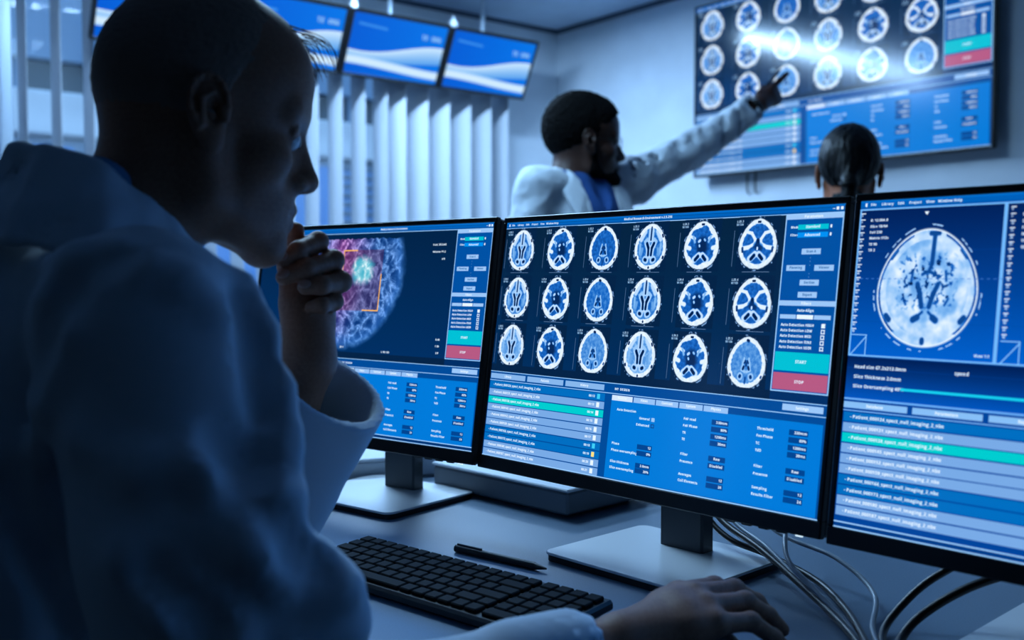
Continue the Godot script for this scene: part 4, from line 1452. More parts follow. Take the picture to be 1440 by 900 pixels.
func ear_field(side: float, cell := 0.0016) -> Field:
	var f := Field.new(Vector3(-0.045, -0.050, 0.062 if side > 0 else -0.108), Vector3(0.028, 0.052, 0.108 if side > 0 else -0.062), cell)
	var t := Basis(Vector3.BACK, 0.20) * Basis(Vector3.UP, 0.12 * side)
	var c := Vector3(-0.010, 0.002, 0.083 * side)
	f.ell(c, Vector3(0.0185, 0.031, 0.0065), 0.004, false, t)
	f.ell(c + t * Vector3(0.004, -0.027, -0.001 * side), Vector3(0.010, 0.012, 0.0055), 0.006, false, t)
	f.ell(c + t * Vector3(0.004, -0.001, 0.008 * side), Vector3(0.0085, 0.0145, 0.008), 0.003, true, t)
	var pts := []
	for k in 12:
		var a := lerpf(-0.5, PI + 0.9, k / 11.0)
		pts.append(c + t * Vector3(0.0165 * cos(a), 0.004 + 0.0255 * sin(a), 0.0045 * side))
	for k in 11:
		f.cap(pts[k], pts[k + 1], 0.0034, 0.0034, 0.002)
	var gr := []
	for k in 9:
		var a := lerpf(0.0, PI + 0.4, k / 8.0)
		gr.append(c + t * Vector3(0.0118 * cos(a) - 0.001, 0.006 + 0.0195 * sin(a), 0.0075 * side))
	for k in 8:
		f.cap(gr[k], gr[k + 1], 0.0030, 0.0030, 0.002, true)
	f.cap(c + t * Vector3(-0.007, -0.014, 0.005 * side), c + t * Vector3(-0.007, 0.008, 0.006 * side), 0.0030, 0.0030, 0.003)
	f.cap(c + t * Vector3(-0.007, 0.008, 0.006 * side), c + t * Vector3(0.003, 0.015, 0.006 * side), 0.0030, 0.0026, 0.003)
	f.ell(c + t * Vector3(0.0125, -0.002, 0.003 * side), Vector3(0.005, 0.0065, 0.005), 0.003, false, t)
	f.ell(c + t * Vector3(0.004, -0.004, 0.000), Vector3(0.0045, 0.006, 0.010), 0.002, true, t)
	return f

# a hand: wrist, per finger four joints, thumb three joints
func hand_field(wrist: Vector3, arm_from: Vector3, fingers: Array, thumb: Array, r := 0.0085, cell := 0.0025) -> Field:
	var lo := wrist
	var hi := wrist
	for c in fingers + [thumb, [arm_from]]:
		for p in c:
			lo = lo.min(p)
			hi = hi.max(p)
	var f := Field.new(lo - Vector3.ONE * 0.04, hi + Vector3.ONE * 0.04, cell)
	f.cap(arm_from, wrist, 0.030, 0.025, 0.01)
	for k in fingers.size():
		var m: Vector3 = fingers[k][0]
		f.cap(wrist.lerp(m, 0.12), m, 0.019, r * 1.42, 0.016)
	for k in fingers.size() - 1:
		f.cap(fingers[k][0].lerp(wrist, 0.25), fingers[k + 1][0].lerp(wrist, 0.25), r * 1.45, r * 1.45, 0.012)
	f.cap(wrist, thumb[0], 0.021, 0.017, 0.016)
	f.cap(thumb[0], thumb[1], 0.0165, r * 1.2, 0.008)
	f.cap(thumb[1], thumb[2], r * 1.2, r * 0.95, 0.004)
	for k in fingers.size():
		var s: float = r * [1.0, 1.04, 1.0, 0.86][k]
		var q: Array = fingers[k]
		f.cap(q[0], q[1], s * 1.28, s * 1.08, 0.0035)
		f.ell(q[1], Vector3.ONE * s * 1.17, 0.004)
		f.cap(q[1], q[2], s * 1.05, s * 0.98, 0.0025)
		f.ell(q[2], Vector3.ONE * s * 1.05, 0.003)
		f.cap(q[2], q[3], s * 0.98, s * 0.84, 0.0025)
	return f

func nail(at_: Vector3, out: Vector3, along: Vector3) -> ArrayMesh:
	var f := Field.new(Vector3.ONE * -0.012, Vector3.ONE * 0.012, 0.0012)
	f.ell(Vector3.ZERO, Vector3(0.0065, 0.0018, 0.0050), 0.001)
	var x := along.normalized()
	var y := (out - x * out.dot(x)).normalized()
	return f.mesh(Transform3D(Basis(x, y, x.cross(y)), at_))

# sheet of cloth between two rows of points
func sheet(f: Field, a: Array, b: Array, r: float, k := 0.006, sub := 12):
	for q in a.size() - 1:
		for s in sub:
			var t := float(s) / sub
			f.cap(a[q].lerp(a[q + 1], t), b[q].lerp(b[q + 1], t), r, r, k)
	f.cap(a[-1], b[-1], r, r, k)

func eyes(parent: Node, xf: Transform3D):
	for s in [-1.0, 1.0]:
		var e := Field.new(Vector3(0.055, -0.015, 0.032 * s - 0.018), Vector3(0.096, 0.022, 0.032 * s + 0.018), 0.002)
		e.ell(Vector3(0.0765, 0.003, 0.032 * s), Vector3(0.0125, 0.0115, 0.0125), 0.001)
		var ey := part(parent, "eye", e.mesh(xf), M.eye_white)
		var i := Field.new(Vector3(0.078, -0.01, 0.032 * s - 0.01), Vector3(0.096, 0.014, 0.032 * s + 0.01), 0.0012)
		i.ell(Vector3(0.0875, 0.002, 0.032 * s), Vector3(0.0025, 0.0055, 0.0055), 0.001)
		part(ey, "iris", i.mesh(xf), M.iris)

# ------------------------------------------------------------------ the person at the desk
func build_man():
	var hx := head_xf(Vector3(-0.286, 1.257, -0.922), 0.486, 0.187, 0.955)
	var FT := Vector3(0.85, 0, -0.53)
	var ST := Vector3(0.53, 0, 0.85)
	var NB := Vector3(-0.362, 1.128, -0.908)
	var RS := Vector3(-0.280, 1.085, -0.750)
	var RE := Vector3(-0.212, 0.790, -0.705)
	var RW := Vector3(0.092, 0.776, -0.880)
	var LS := Vector3(-0.455, 1.085, -1.055)
	var LE := Vector3(-0.300, 0.805, -1.035)
	var LW := Vector3(-0.206, 1.030, -1.000)
	var man := thing("person", "person in a pale lab coat sitting with chin on hand before the monitors", "person", Transform3D())
	var b := Buf.new()
	head_field(0.003).add_to(b, hx)
	for s in [-1.0, 1.0]:
		ear_field(s).add_to(b, hx)
	# trunk, arms and legs under the clothes
	var f := Field.new(Vector3(-0.72, 0.0, -1.45), Vector3(0.12, 1.24, -0.62), 0.014)
	f.cap(NB + Vector3(0.02, 0.03, -0.005), NB + Vector3(-0.02, -0.06, 0), 0.05, 0.065, 0.03)
	f.cap(NB + Vector3(-0.045, -0.12, 0), Vector3(-0.47, 0.64, -0.86), 0.095, 0.11, 0.05)
	f.cap(RS.lerp(LS, 0.08), LS.lerp(RS, 0.08), 0.045, 0.045, 0.05)
	f.cap(RS, RE, 0.042, 0.036, 0.02)
	f.cap(RE, RW, 0.036, 0.024, 0.01)
	f.cap(LS, LE, 0.042, 0.034, 0.02)
	f.cap(LE, LW, 0.034, 0.024, 0.01)
	for s in [-1.0, 1.0]:
		var hip: Vector3 = Vector3(-0.45, 0.58, -0.87) + ST * 0.09 * s
		var knee: Vector3 = hip + FT * 0.40 + Vector3(0, -0.03, 0)
		var ank: Vector3 = knee + FT * -0.06 + Vector3(0, -0.46, 0)
		f.cap(hip, knee, 0.065, 0.045, 0.03)
		f.cap(knee, ank, 0.042, 0.03, 0.02)
		f.cap(ank + Vector3(0, -0.03, 0), ank + FT * 0.13 + Vector3(0, -0.042, 0), 0.03, 0.022, 0.02)
	f.add_to(b)
	# right hand over the mouse
	var hd := Vector3(0.886, 0, -0.466)
	var lf := Vector3(-0.466, 0, -0.886)
	var rf := []
	for k in 4:
		var l: float = [0.031, 0.010, -0.012, -0.033][k]
		var e: float = [0.0, 0.006, 0.0, -0.012][k]
		rf.append([RW + hd * (0.094 + e * 0.5) + lf * l + Vector3(0, [0.036, 0.040, 0.036, 0.028][k], 0),
			RW + hd * (0.140 + e) + lf * l * 1.05 + Vector3(0, [0.036, 0.038, 0.034, 0.024][k], 0),
			RW + hd * (0.168 + e) + lf * l * 1.05 + Vector3(0, [0.020, 0.021, 0.016, 0.004][k], 0),
			RW + hd * (0.186 + e) + lf * l * 1.05 + Vector3(0, [0.004, 0.004, 0.0, -0.012][k], 0)])
	hand_field(RW + Vector3(0, 0.010, 0), RW.lerp(RE, 0.25) + Vector3(0, 0.004, 0), rf, [RW + hd * 0.04 + lf * 0.034 + Vector3(0, 0.006, 0), RW + hd * 0.085 + lf * 0.050 + Vector3(0, 0.0, 0), RW + hd * 0.115 + lf * 0.050 + Vector3(0, -0.012, 0)], 0.0092).add_to(b)
	# left hand, loosely closed against the chin
	var lfing := [
		[Vector3(-0.2209, 1.1439, -1.0470), Vector3(-0.1982, 1.1548, -1.0190), Vector3(-0.2128, 1.1454, -0.9920), Vector3(-0.2266, 1.1354, -0.9840)],
		[Vector3(-0.2117, 1.1215, -1.0520), Vector3(-0.1824, 1.1360, -1.0190), Vector3(-0.2037, 1.1270, -0.9880), Vector3(-0.2245, 1.1186, -0.9800)],
		[Vector3(-0.2055, 1.1005, -1.0500), Vector3(-0.1737, 1.1142, -1.0140), Vector3(-0.1890, 1.1108, -0.9880), Vector3(-0.2044, 1.1088, -0.9840)],
		[Vector3(-0.2018, 1.0813, -1.0420), Vector3(-0.1807, 1.0940, -1.0120), Vector3(-0.1900, 1.0903, -0.9920), Vector3(-0.2003, 1.0888, -0.9940)]]
	var lth := [Vector3(-0.2194, 1.0910, -1.0170), Vector3(-0.2330, 1.1303, -1.0370), Vector3(-0.2208, 1.1664, -1.0200)]
	hand_field(LW, LW.lerp(LE, 0.3), lfing, lth, 0.0092).add_to(b)
	part(man, "body", b.mesh(), M.skin_pale)
	eyes(man, hx)
	for k in 3:
		part(man, "fingernail", nail(lfing[k][3] + Vector3(0.001, 0.0035, 0.0075), Vector3(0.1, 0.45, 0.9), lfing[k][3] - lfing[k][2]), M.nail)
	# cropped hair with a few longer wisps above the forehead
	var h := Field.new(Vector3(-0.13, -0.09, -0.1), Vector3(0.12, 0.16, 0.1), 0.003)
	h.ell(Vector3(-0.004, 0.052, 0), Vector3(0.0948, 0.0878, 0.0778), 0.02)
	h.ell(Vector3(-0.037, 0.028, 0), Vector3(0.0615, 0.0655, 0.0675), 0.03)
	h.ell(Vector3(0.06, -0.01, 0), Vector3(0.072, 0.105, 0.12), 0.004, true)
	h.ell(Vector3(0.045, 0.085, 0), Vector3(0.058, 0.06, 0.052), 0.006, true)
	h.ell(Vector3(0.0, -0.05, 0), Vector3(0.06, 0.045, 0.12), 0.006, true)
	h.cut(Vector3(-0.08, -0.045, 0), Vector3(0.25, -1, 0).normalized())
	h.rough(3, 160.0, 0.0012)
	part(man, "hair", h.mesh(hx), M.hair_grey)
	var rng := RandomNumberGenerator.new()
	rng.seed = 7
	var wp := Buf.new()
	for k in 46:
		var z := rng.randf_range(-0.045, 0.05)
		var st := Vector3(0.066 + rng.randf_range(-0.012, 0.01), 0.106 + rng.randf_range(-0.006, 0.006), z)
		var l := rng.randf_range(0.5, 1.0)
		var mid := st + Vector3(0.030, -0.004, rng.randf_range(-0.006, 0.012)) * l
		var e := mid + Vector3(0.018, -0.026, rng.randf_range(-0.006, 0.010)) * l
		wp.tube([hx * st, hx * mid, hx * e], 0.0005, 0.0002, 4, 4, false)
	part(man, "hair_wisps", wp.mesh(), M.hair_grey)
	# lab coat
	var c := Field.new(Vector3(-0.74, 0.34, -1.24), Vector3(0.09, 1.26, -0.61), 0.0075)
	c.cap(NB + Vector3(-0.055, -0.13, 0.0), Vector3(-0.475, 0.62, -0.86), 0.138, 0.165, 0.05)
	c.cap(NB + Vector3(-0.06, -0.05, 0.0), NB + Vector3(-0.10, -0.22, 0.02), 0.100, 0.135, 0.06)
	c.cap(NB + Vector3(-0.01, -0.035, 0), RS + Vector3(-0.02, 0.0, -0.01), 0.068, 0.062, 0.05)
	c.cap(NB + Vector3(-0.01, -0.035, 0), LS + Vector3(0.01, 0.0, 0.01), 0.068, 0.062, 0.05)
	c.cap(Vector3(-0.475, 0.62, -0.86), Vector3(-0.40, 0.50, -0.90), 0.165, 0.17, 0.05)
	c.cap(RS + Vector3(0.006, -0.012, 0.0), RS.lerp(RE, 0.55) + Vector3(0.008, 0, 0), 0.080, 0.078, 0.028)
	c.cap(RS.lerp(RE, 0.55) + Vector3(0.008, 0, 0), RE, 0.078, 0.070, 0.02)
	c.cap(Vector3(-0.1570, 0.8743, -0.7350), Vector3(-0.1375, 0.8581, -0.7350), 0.034, 0.034, 0.03)
	c.cap(Vector3(-0.1570, 0.8743, -0.7350), RS.lerp(RE, 0.7), 0.034, 0.05, 0.03)
	c.cap(RE, RE.lerp(RW, 0.35) + Vector3(0, 0.004, 0), 0.058, 0.037, 0.02)
	c.cap(RE.lerp(RW, 0.35) + Vector3(0, 0.004, 0), RE.lerp(RW, 0.70) + Vector3(0, 0.008, 0), 0.037, 0.036, 0.012)
	c.cap(RE.lerp(RW, 0.70) + Vector3(0, 0.008, 0), RE.lerp(RW, 0.86) + Vector3(0, 0.010, 0), 0.038, 0.044, 0.012)
	c.cap(LS, LE, 0.064, 0.056, 0.02)
	# folds: ridges (and valleys, negative) on the cloth where it is pulled, drawn across its surface
	c.rough(5, 5.0, 0.008, Vector3(1.0, 0.45, 1.0), 2)
	var folds := [
		[[Vector3(-0.206, 1.112, -0.763), Vector3(-0.191, 1.076, -0.753), Vector3(-0.183, 1.028, -0.744), Vector3(-0.175, 0.990, -0.716)], 0.01],
		[[Vector3(-0.174, 1.037, -0.741), Vector3(-0.168, 0.999, -0.725), Vector3(-0.161, 0.962, -0.704)], 0.009],
		[[Vector3(-0.213, 0.997, -0.681), Vector3(-0.201, 0.987, -0.673), Vector3(-0.183, 0.970, -0.687), Vector3(-0.160, 0.962, -0.698)], 0.011],
		[[Vector3(-0.164, 0.965, -0.679), Vector3(-0.164, 0.936, -0.687), Vector3(-0.153, 0.910, -0.705)], 0.01],
		[[Vector3(-0.160, 0.935, -0.675), Vector3(-0.143, 0.912, -0.707), Vector3(-0.124, 0.893, -0.724)], 0.013],
		[[Vector3(-0.160, 0.870, -0.687), Vector3(-0.142, 0.884, -0.702), Vector3(-0.122, 0.893, -0.705)], 0.011],
		[[Vector3(-0.202, 0.956, -0.666), Vector3(-0.178, 0.937, -0.665), Vector3(-0.165, 0.903, -0.680)], 0.01],
		[[Vector3(-0.253, 0.932, -0.648), Vector3(-0.221, 0.904, -0.648), Vector3(-0.191, 0.877, -0.658)], 0.012],
		[[Vector3(-0.376, 1.126, -0.799), Vector3(-0.305, 1.131, -0.703), Vector3(-0.276, 1.138, -0.701)], 0.007],
		[[Vector3(-0.323, 1.104, -0.695), Vector3(-0.294, 1.117, -0.688), Vector3(-0.262, 1.121, -0.694)], 0.006],
		[[Vector3(-0.369, 0.979, -0.777), Vector3(-0.324, 1.034, -0.695), Vector3(-0.305, 1.080, -0.679)], 0.01],
		[[Vector3(-0.290, 1.008, -0.673), Vector3(-0.249, 0.990, -0.664), Vector3(-0.216, 0.990, -0.666)], 0.009],
		[[Vector3(-0.250, 1.124, -0.695), Vector3(-0.231, 1.114, -0.702), Vector3(-0.213, 1.094, -0.710)], 0.008],
		[[Vector3(-0.202, 1.103, -0.735), Vector3(-0.187, 1.062, -0.727), Vector3(-0.180, 1.022, -0.712)], -0.008],
		[[Vector3(-0.196, 1.008, -0.677), Vector3(-0.183, 0.996, -0.682), Vector3(-0.179, 0.988, -0.672)], -0.012],
		[[Vector3(-0.154, 0.954, -0.664), Vector3(-0.144, 0.932, -0.674), Vector3(-0.134, 0.920, -0.688)], -0.008],
		[[Vector3(-0.268, 1.138, -0.687), Vector3(-0.301, 1.113, -0.674), Vector3(-0.322, 1.076, -0.673), Vector3(-0.335, 1.043, -0.680)], -0.005],
		[[Vector3(-0.390, 0.956, -0.757), Vector3(-0.364, 0.899, -0.762), Vector3(-0.351, 0.840, -0.770)], -0.009],
		[[Vector3(-0.233, 0.926, -0.637), Vector3(-0.205, 0.898, -0.637), Vector3(-0.196, 0.883, -0.644)], -0.007]]
	for q in folds:
		var on: Array = q[0]
		for e in on.size() - 1:
			if on[e].distance_to(on[e + 1]) < 0.16:
				c.cap(on[e], on[e + 1], absf(q[1]), absf(q[1]), 0.022, q[1] < 0.0)
	# room for neck and chest
	c.cap(NB + Vector3(0.07, 0.12, -0.03), NB + Vector3(0.01, -0.02, 0.0), 0.064, 0.058, 0.012, true)
	c.cap(NB + FT * 0.03 + Vector3(0, -0.10, 0), NB + FT * 0.02 + Vector3(0, -0.30, 0), 0.09, 0.11, 0.05)
	c.cap(NB + FT * 0.09 + Vector3(0, 0.06, 0), NB + FT * 0.13 + Vector3(0, -0.06, 0), 0.035, 0.012, 0.02, true)
	# cuff opening at the right wrist
	c.cap(RE.lerp(RW, 0.86) + Vector3(0, 0.010, 0), RE.lerp(RW, 1.1) + Vector3(0, 0.008, 0), 0.030, 0.034, 0.004, true)
	var cb := Buf.new()
	c.add_to(cb)
	# left sleeve with its wide turned cuff
	var ls := Field.new(Vector3(-0.40, 0.735, -1.14), Vector3(-0.08, 1.12, -0.90), 0.0042)
	var cuff := Vector3(-0.1807, 1.0068, -1.0000)
	var cx := (cuff - LE).normalized()
	ls.cap(LE, LE.lerp(cuff, 0.5), 0.060, 0.054, 0.02)
	ls.cap(LE.lerp(cuff, 0.4), cuff + cx * 0.08, 0.054, 0.064, 0.02)
	ls.rough(9, 9.0, 0.005, Vector3(1, 0.5, 1), 2)
	ls.cut(cuff, Vector3(0.50, 0.80, 0.32).normalized())
	ls.cap(LE.lerp(cuff, 0.6), cuff + cx * 0.10, 0.043, 0.053, 0.004, true)
	ls.add_to(cb)
	# collar: stand and fall in one strip around the neck
	var ring := [[-0.088, 0.034, 1.098], [-0.078, 0.048, 1.116], [-0.064, 0.062, 1.134], [-0.030, 0.080, 1.168], [0.02, 0.080, 1.207], [0.062, 0.056, 1.224], [0.080, 0.0, 1.229]]
	var tops := []
	var outs := []
	for s in [1.0, -1.0]:
		var ks := range(7) if s > 0 else range(5, -1, -1)
		for k in ks:
			var q: Array = ring[k]
			var dirv: Vector3 = (FT * -q[0] + ST * q[1] * s)
			tops.append(Vector3(NB.x, q[2], NB.z) + dirv)
			outs.append(Vector3(NB.x, q[2] - (0.074 if k > 3 else 0.056 if k > 1 else 0.045), NB.z) + dirv * (1.5 if k > 1 else 1.42))
	var co := Field.new(Vector3(-0.58, 0.96, -1.12), Vector3(-0.16, 1.25, -0.70), 0.0042)
	sheet(co, tops, outs, 0.0046)
	co.rough(4, 14.0, 0.004)
	co.add_to(cb)
	var coat := part(man, "lab_coat", cb.mesh(), M.coat_cloth)
	# shirt collar inside the coat's collar, shirt front
	var sh := Field.new(Vector3(-0.52, 0.95, -1.08), Vector3(-0.18, 1.25, -0.74), 0.005)
	var t2 := []
	var o2 := []
	for k in tops.size():
		var d2: Vector3 = tops[k] - Vector3(NB.x, tops[k].y, NB.z)
		t2.append(Vector3(NB.x, tops[k].y - 0.012 + 0.026 * clampf((d2.dot(FT) + 0.075) / 0.08, 0.0, 1.0), NB.z) + d2 * 0.83)
		o2.append(Vector3(NB.x, tops[k].y - 0.04, NB.z) + d2 * 1.02)
	sheet(sh, t2, o2, 0.0052)
	sh.cap(NB + FT * 0.045 + Vector3(0, -0.035, 0), NB + FT * 0.05 + Vector3(0, -0.10, 0), 0.056, 0.056, 0.02)
	sh.cap(NB + Vector3(0.05, 0.10, -0.02), NB + Vector3(0.01, -0.06, 0.0), 0.060, 0.060, 0.006, true)
	part(man, "shirt", sh.mesh(), M.shirt_blue)
	# trousers and shoes
	var tr := Field.new(Vector3(-0.68, 0.0, -1.45), Vector3(0.10, 0.78, -0.66), 0.014)
	tr.cap(Vector3(-0.46, 0.66, -0.865) + ST * 0.06, Vector3(-0.46, 0.66, -0.865) - ST * 0.06, 0.11, 0.11, 0.05)
	var so := Buf.new()
	for s in [-1.0, 1.0]:
		var hip: Vector3 = Vector3(-0.45, 0.58, -0.87) + ST * 0.09 * s
		var knee: Vector3 = hip + FT * 0.40 + Vector3(0, -0.03, 0)
		var ank: Vector3 = knee + FT * -0.06 + Vector3(0, -0.46, 0)
		tr.cap(hip, knee, 0.09, 0.066, 0.04)
		tr.cap(knee, ank, 0.064, 0.052, 0.03)
		var fs := Field.new(ank - Vector3(0.2, 0.1, 0.2), ank + Vector3(0.25, 0.06, 0.2), 0.009)
		fs.cap(ank + Vector3(0, -0.045, 0) - FT * 0.03, ank + FT * 0.15 + Vector3(0, -0.052, 0), 0.042, 0.036, 0.02)
		fs.cut(Vector3(0, 0.004, 0), Vector3.DOWN)
		fs.add_to(so)
	part(man, "trousers", tr.mesh(), M.trousers)
	part(man, "shoes", so.mesh(), M.shoe)
	# the chair that carries him
	var ch := thing("office_chair", "black office chair under the person sitting at the desk", "chair", Transform3D(Basis(Vector3.UP, 0.56), Vector3(-0.47, 0, -0.86)))
	part(ch, "seat", box_mesh(Vector3(0.44, 0.06, 0.44), 0.02), M.black_plastic, at(0.02, 0.43, 0))
	part(ch, "column", box_mesh(Vector3(0.05, 0.32, 0.05), 0.012), M.stand_grey, at(0, 0.24, 0))
	for k in 5:
		var a := TAU * k / 5.0
		part(ch, "foot_arm", box_mesh(Vector3(0.28, 0.03, 0.045), 0.01), M.black_plastic, Transform3D(Basis(Vector3.UP, a), Vector3(cos(a) * 0.14, 0.075, -sin(a) * 0.14)))
		part(ch, "caster", box_mesh(Vector3(0.05, 0.056, 0.03), 0.012), M.black_plastic, Transform3D(Basis(Vector3.UP, a), Vector3(cos(a) * 0.27, 0.029, -sin(a) * 0.27)))

# ------------------------------------------------------------------ standing figures
func legs(f: Field, hip: Vector3, side: Vector3, fwd: Vector3, r: float, k := 0.03):
	for s in [-1.0, 1.0]:
		var h: Vector3 = hip + side * 0.085 * s
		var an: Vector3 = Vector3(h.x, 0.10, h.z) + side * 0.02 * s
		f.cap(h, h.lerp(an, 0.5) + fwd * 0.015, 0.075 * r, 0.056 * r, k)
		f.cap(h.lerp(an, 0.5) + fwd * 0.015, an, 0.054 * r, 0.04 * r, k)

func shoes(hip: Vector3, side: Vector3, fwd: Vector3) -> ArrayMesh:
	var b := Buf.new()
	for s in [-1.0, 1.0]:
		var an: Vector3 = Vector3(hip.x, 0.05, hip.z) + side * 0.105 * s
		var f := Field.new(an - Vector3(0.26, 0.08, 0.26), an + Vector3(0.26, 0.1, 0.26), 0.009)
		f.cap(an - fwd * 0.05, an + fwd * 0.15 + Vector3(0, -0.008, 0), 0.046, 0.04, 0.02)
		f.cap(an - fwd * 0.03, an - fwd * 0.03 + Vector3(0, 0.06, 0), 0.043, 0.04, 0.02)
		f.cut(Vector3(0, 0.004, 0), Vector3.DOWN)
		f.add_to(b)
	return b.mesh()

func build_presenter():
	var t := thing("person", "person in lab coat, blue scrubs and glasses pointing at the wall screen", "person")
	var hx := head_xf(Vector3(0.222, 1.522, -3.09), 0.22, 0.02, 1.10)
	var LS := Vector3(0.382, 1.425, -3.215)
	var RS := Vector3(0.078, 1.375, -3.0)
	var NB := Vector3(0.214, 1.425, -3.10)
	var FC := Vector3(0.56, 0, 0.83)
	var SD := (LS - RS)
	SD.y = 0
	SD = SD.normalized()
	var LE := Vector3(0.590, 1.535, -3.335)
	var LW := Vector3(0.820, 1.688, -3.45)
	var RE := Vector3(0.015, 1.10, -2.96)
	var RW := Vector3(0.06, 0.86, -2.86)
	var HIP := Vector3(0.225, 0.90, -3.12)
	var b := Buf.new()
	head_field(0.004).add_to(b, hx)
	for s in [-1.0, 1.0]:
		ear_field(s, 0.0025).add_to(b, hx)
	var f := Field.new(Vector3(-0.12, 0.0, -3.5), Vector3(0.9, 1.50, -2.75), 0.014)
	f.cap(NB + Vector3(0, 0.05, 0), NB, 0.052, 0.06, 0.02)
	f.cap(NB + Vector3(0, -0.13, 0), HIP, 0.10, 0.11, 0.04)
	f.cap(RS, LS, 0.05, 0.05, 0.04)
	f.cap(LS, LE, 0.044, 0.037, 0.02)
	f.cap(LE, LW, 0.036, 0.025, 0.02)
	f.cap(RS, RE, 0.044, 0.037, 0.02)
	f.cap(RE, RW, 0.036, 0.025, 0.02)
	legs(f, HIP, SD, FC, 0.9)
	f.add_to(b)
	# left hand pointing with a pen; right hand hanging
	var d := (LW - LE).normalized()
	var up := (Vector3.UP - d * d.y).normalized()
	var sd := d.cross(up)
	var hw := LW + d * 0.045
	var fg := []
	for k in 4:
		var u: float = [0.026, 0.009, -0.009, -0.026][k]
		var m := hw + d * 0.082 + up * u
		if k == 0:
			fg.append([m, m + d * 0.042 + up * 0.006, m + d * 0.066 + up * 0.010, m + d * 0.084 + up * 0.012])
		else:
			fg.append([m, m + d * 0.030 - sd * 0.022, m + d * 0.010 - sd * 0.036, m - d * 0.010 - sd * 0.030])
	hand_field(hw, LW - d * 0.04, fg, [hw + d * 0.03 + up * 0.024 - sd * 0.012, hw + d * 0.065 + up * 0.034 - sd * 0.022, hw + d * 0.095 + up * 0.030 - sd * 0.026], 0.0095, 0.0035).add_to(b)
	var rg := []
	for k in 4:
		var o: Vector3 = FC * [0.026, 0.009, -0.009, -0.026][k]
		rg.append([RW + o + Vector3(0, -0.095, 0), RW + o + Vector3(0.004, -0.135, 0.006), RW + o + Vector3(0.012, -0.158, 0.006), RW + o + Vector3(0.018, -0.172, 0.002)])
	hand_field(RW, RW.lerp(RE, 0.2), rg, [RW + FC * 0.03 + Vector3(0, -0.04, 0), RW + FC * 0.042 + Vector3(0, -0.08, 0), RW + FC * 0.04 + Vector3(0, -0.108, 0)], 0.0095, 0.004).add_to(b)
	part(t, "body", b.mesh(), M.skin_dark)
	eyes(t, hx)
	# hair, beard, glasses
	var h := Field.new(Vector3(-0.14, -0.09, -0.1), Vector3(0.13, 0.17, 0.1), 0.004)
	h.ell(Vector3(-0.014, 0.058, 0), Vector3(0.107, 0.094, 0.080), 0.02)
	h.ell(Vector3(-0.046, 0.03, 0), Vector3(0.066, 0.072, 0.070), 0.03)
	h.ell(Vector3(0.040, 0.07, 0), Vector3(0.058, 0.062, 0.066), 0.02)
	h.ell(Vector3(0.092, -0.002, 0), Vector3(0.062, 0.092, 0.12), 0.004, true)
	h.ell(Vector3(0.01, -0.055, 0), Vector3(0.062, 0.055, 0.12), 0.006, true)
	h.cut(Vector3(-0.08, -0.045, 0), Vector3(0.25, -1, 0).normalized())
	h.rough(3, 90.0, 0.004)
	part(t, "hair", h.mesh(hx), M.hair_black)
	var be := Field.new(Vector3(-0.03, -0.14, -0.09), Vector3(0.13, 0.03, 0.09), 0.004)
	be.ell(Vector3(0.072, -0.094, 0), Vector3(0.036, 0.030, 0.040), 0.01)
	for s in [-1.0, 1.0]:
		be.cap(Vector3(0.074, -0.100, 0.014 * s), Vector3(0.010, -0.070, 0.050 * s), 0.021, 0.018, 0.02)
		be.cap(Vector3(0.010, -0.070, 0.050 * s), Vector3(0.006, 0.0, 0.060 * s), 0.018, 0.015, 0.02)
		be.cap(Vector3(0.096, -0.053, 0.004 * s), Vector3(0.082, -0.066, 0.024 * s), 0.006, 0.006, 0.008)
		be.cap(Vector3(0.082, -0.066, 0.024 * s), Vector3(0.076, -0.09, 0.024 * s), 0.008, 0.010, 0.008)
	be.ell(Vector3(0.10, -0.070, 0), Vector3(0.02, 0.011, 0.018), 0.004, true)
	part(t, "beard", be.mesh(hx), M.hair_black)
	var gl := Buf.new()
	for s in [-1.0, 1.0]:
		var loop := []
		for k in 13:
			var a := TAU * k / 12.0
			loop.append(hx * Vector3(0.096 - 0.006 * absf(cos(a)) * 0.5, 0.004 + 0.018 * sin(a), (0.033 + 0.023 * cos(a)) * s))
		gl.tube(loop, 0.0013, 0.0013, 6, 2)
		gl.tube([hx * Vector3(0.092, 0.008, 0.056 * s), hx * Vector3(0.06, 0.010, 0.072 * s), hx * Vector3(0.0, 0.012, 0.082 * s)], 0.0014, 0.0014, 6, 4)
	gl.tube([hx * Vector3(0.097, 0.006, -0.010), hx * Vector3(0.104, 0.009, 0.0), hx * Vector3(0.097, 0.006, 0.010)], 0.0013, 0.0013, 6, 3)
	part(t, "glasses", gl.mesh(), M.cable_black)
	# scrub shirt
	var sf := Field.new(Vector3(-0.1, 0.80, -3.4), Vector3(0.55, 1.48, -2.85), 0.010)
	sf.cap(NB + Vector3(0, -0.14, 0) + FC * 0.01, HIP + Vector3(0, 0.02, 0), 0.128, 0.135, 0.05)
	sf.cap(RS.lerp(LS, 0.14), LS.lerp(RS, 0.14), 0.062, 0.062, 0.05)
	sf.cap(NB + Vector3(0, -0.02, 0), NB + Vector3(0, -0.1, 0), 0.072, 0.10, 0.04)
	sf.cap(NB + FC * 0.10 + Vector3(0, 0.10, 0), NB + FC * 0.115 + Vector3(0, -0.10, 0), 0.07, 0.012, 0.01, true)
	sf.cap(NB + Vector3(0, 0.1, 0), NB + Vector3(0, -0.03, 0), 0.060, 0.058, 0.008, true)
	part(t, "scrub_shirt", sf.mesh(), M.scrubs_blue)
	# lab coat
	var c := Field.new(Vector3(-0.20, 0.55, -3.52), Vector3(0.90, 1.80, -2.75), 0.009)
	c.cap(NB + Vector3(0, -0.15, 0), HIP + Vector3(0, -0.02, 0), 0.148, 0.160, 0.05)
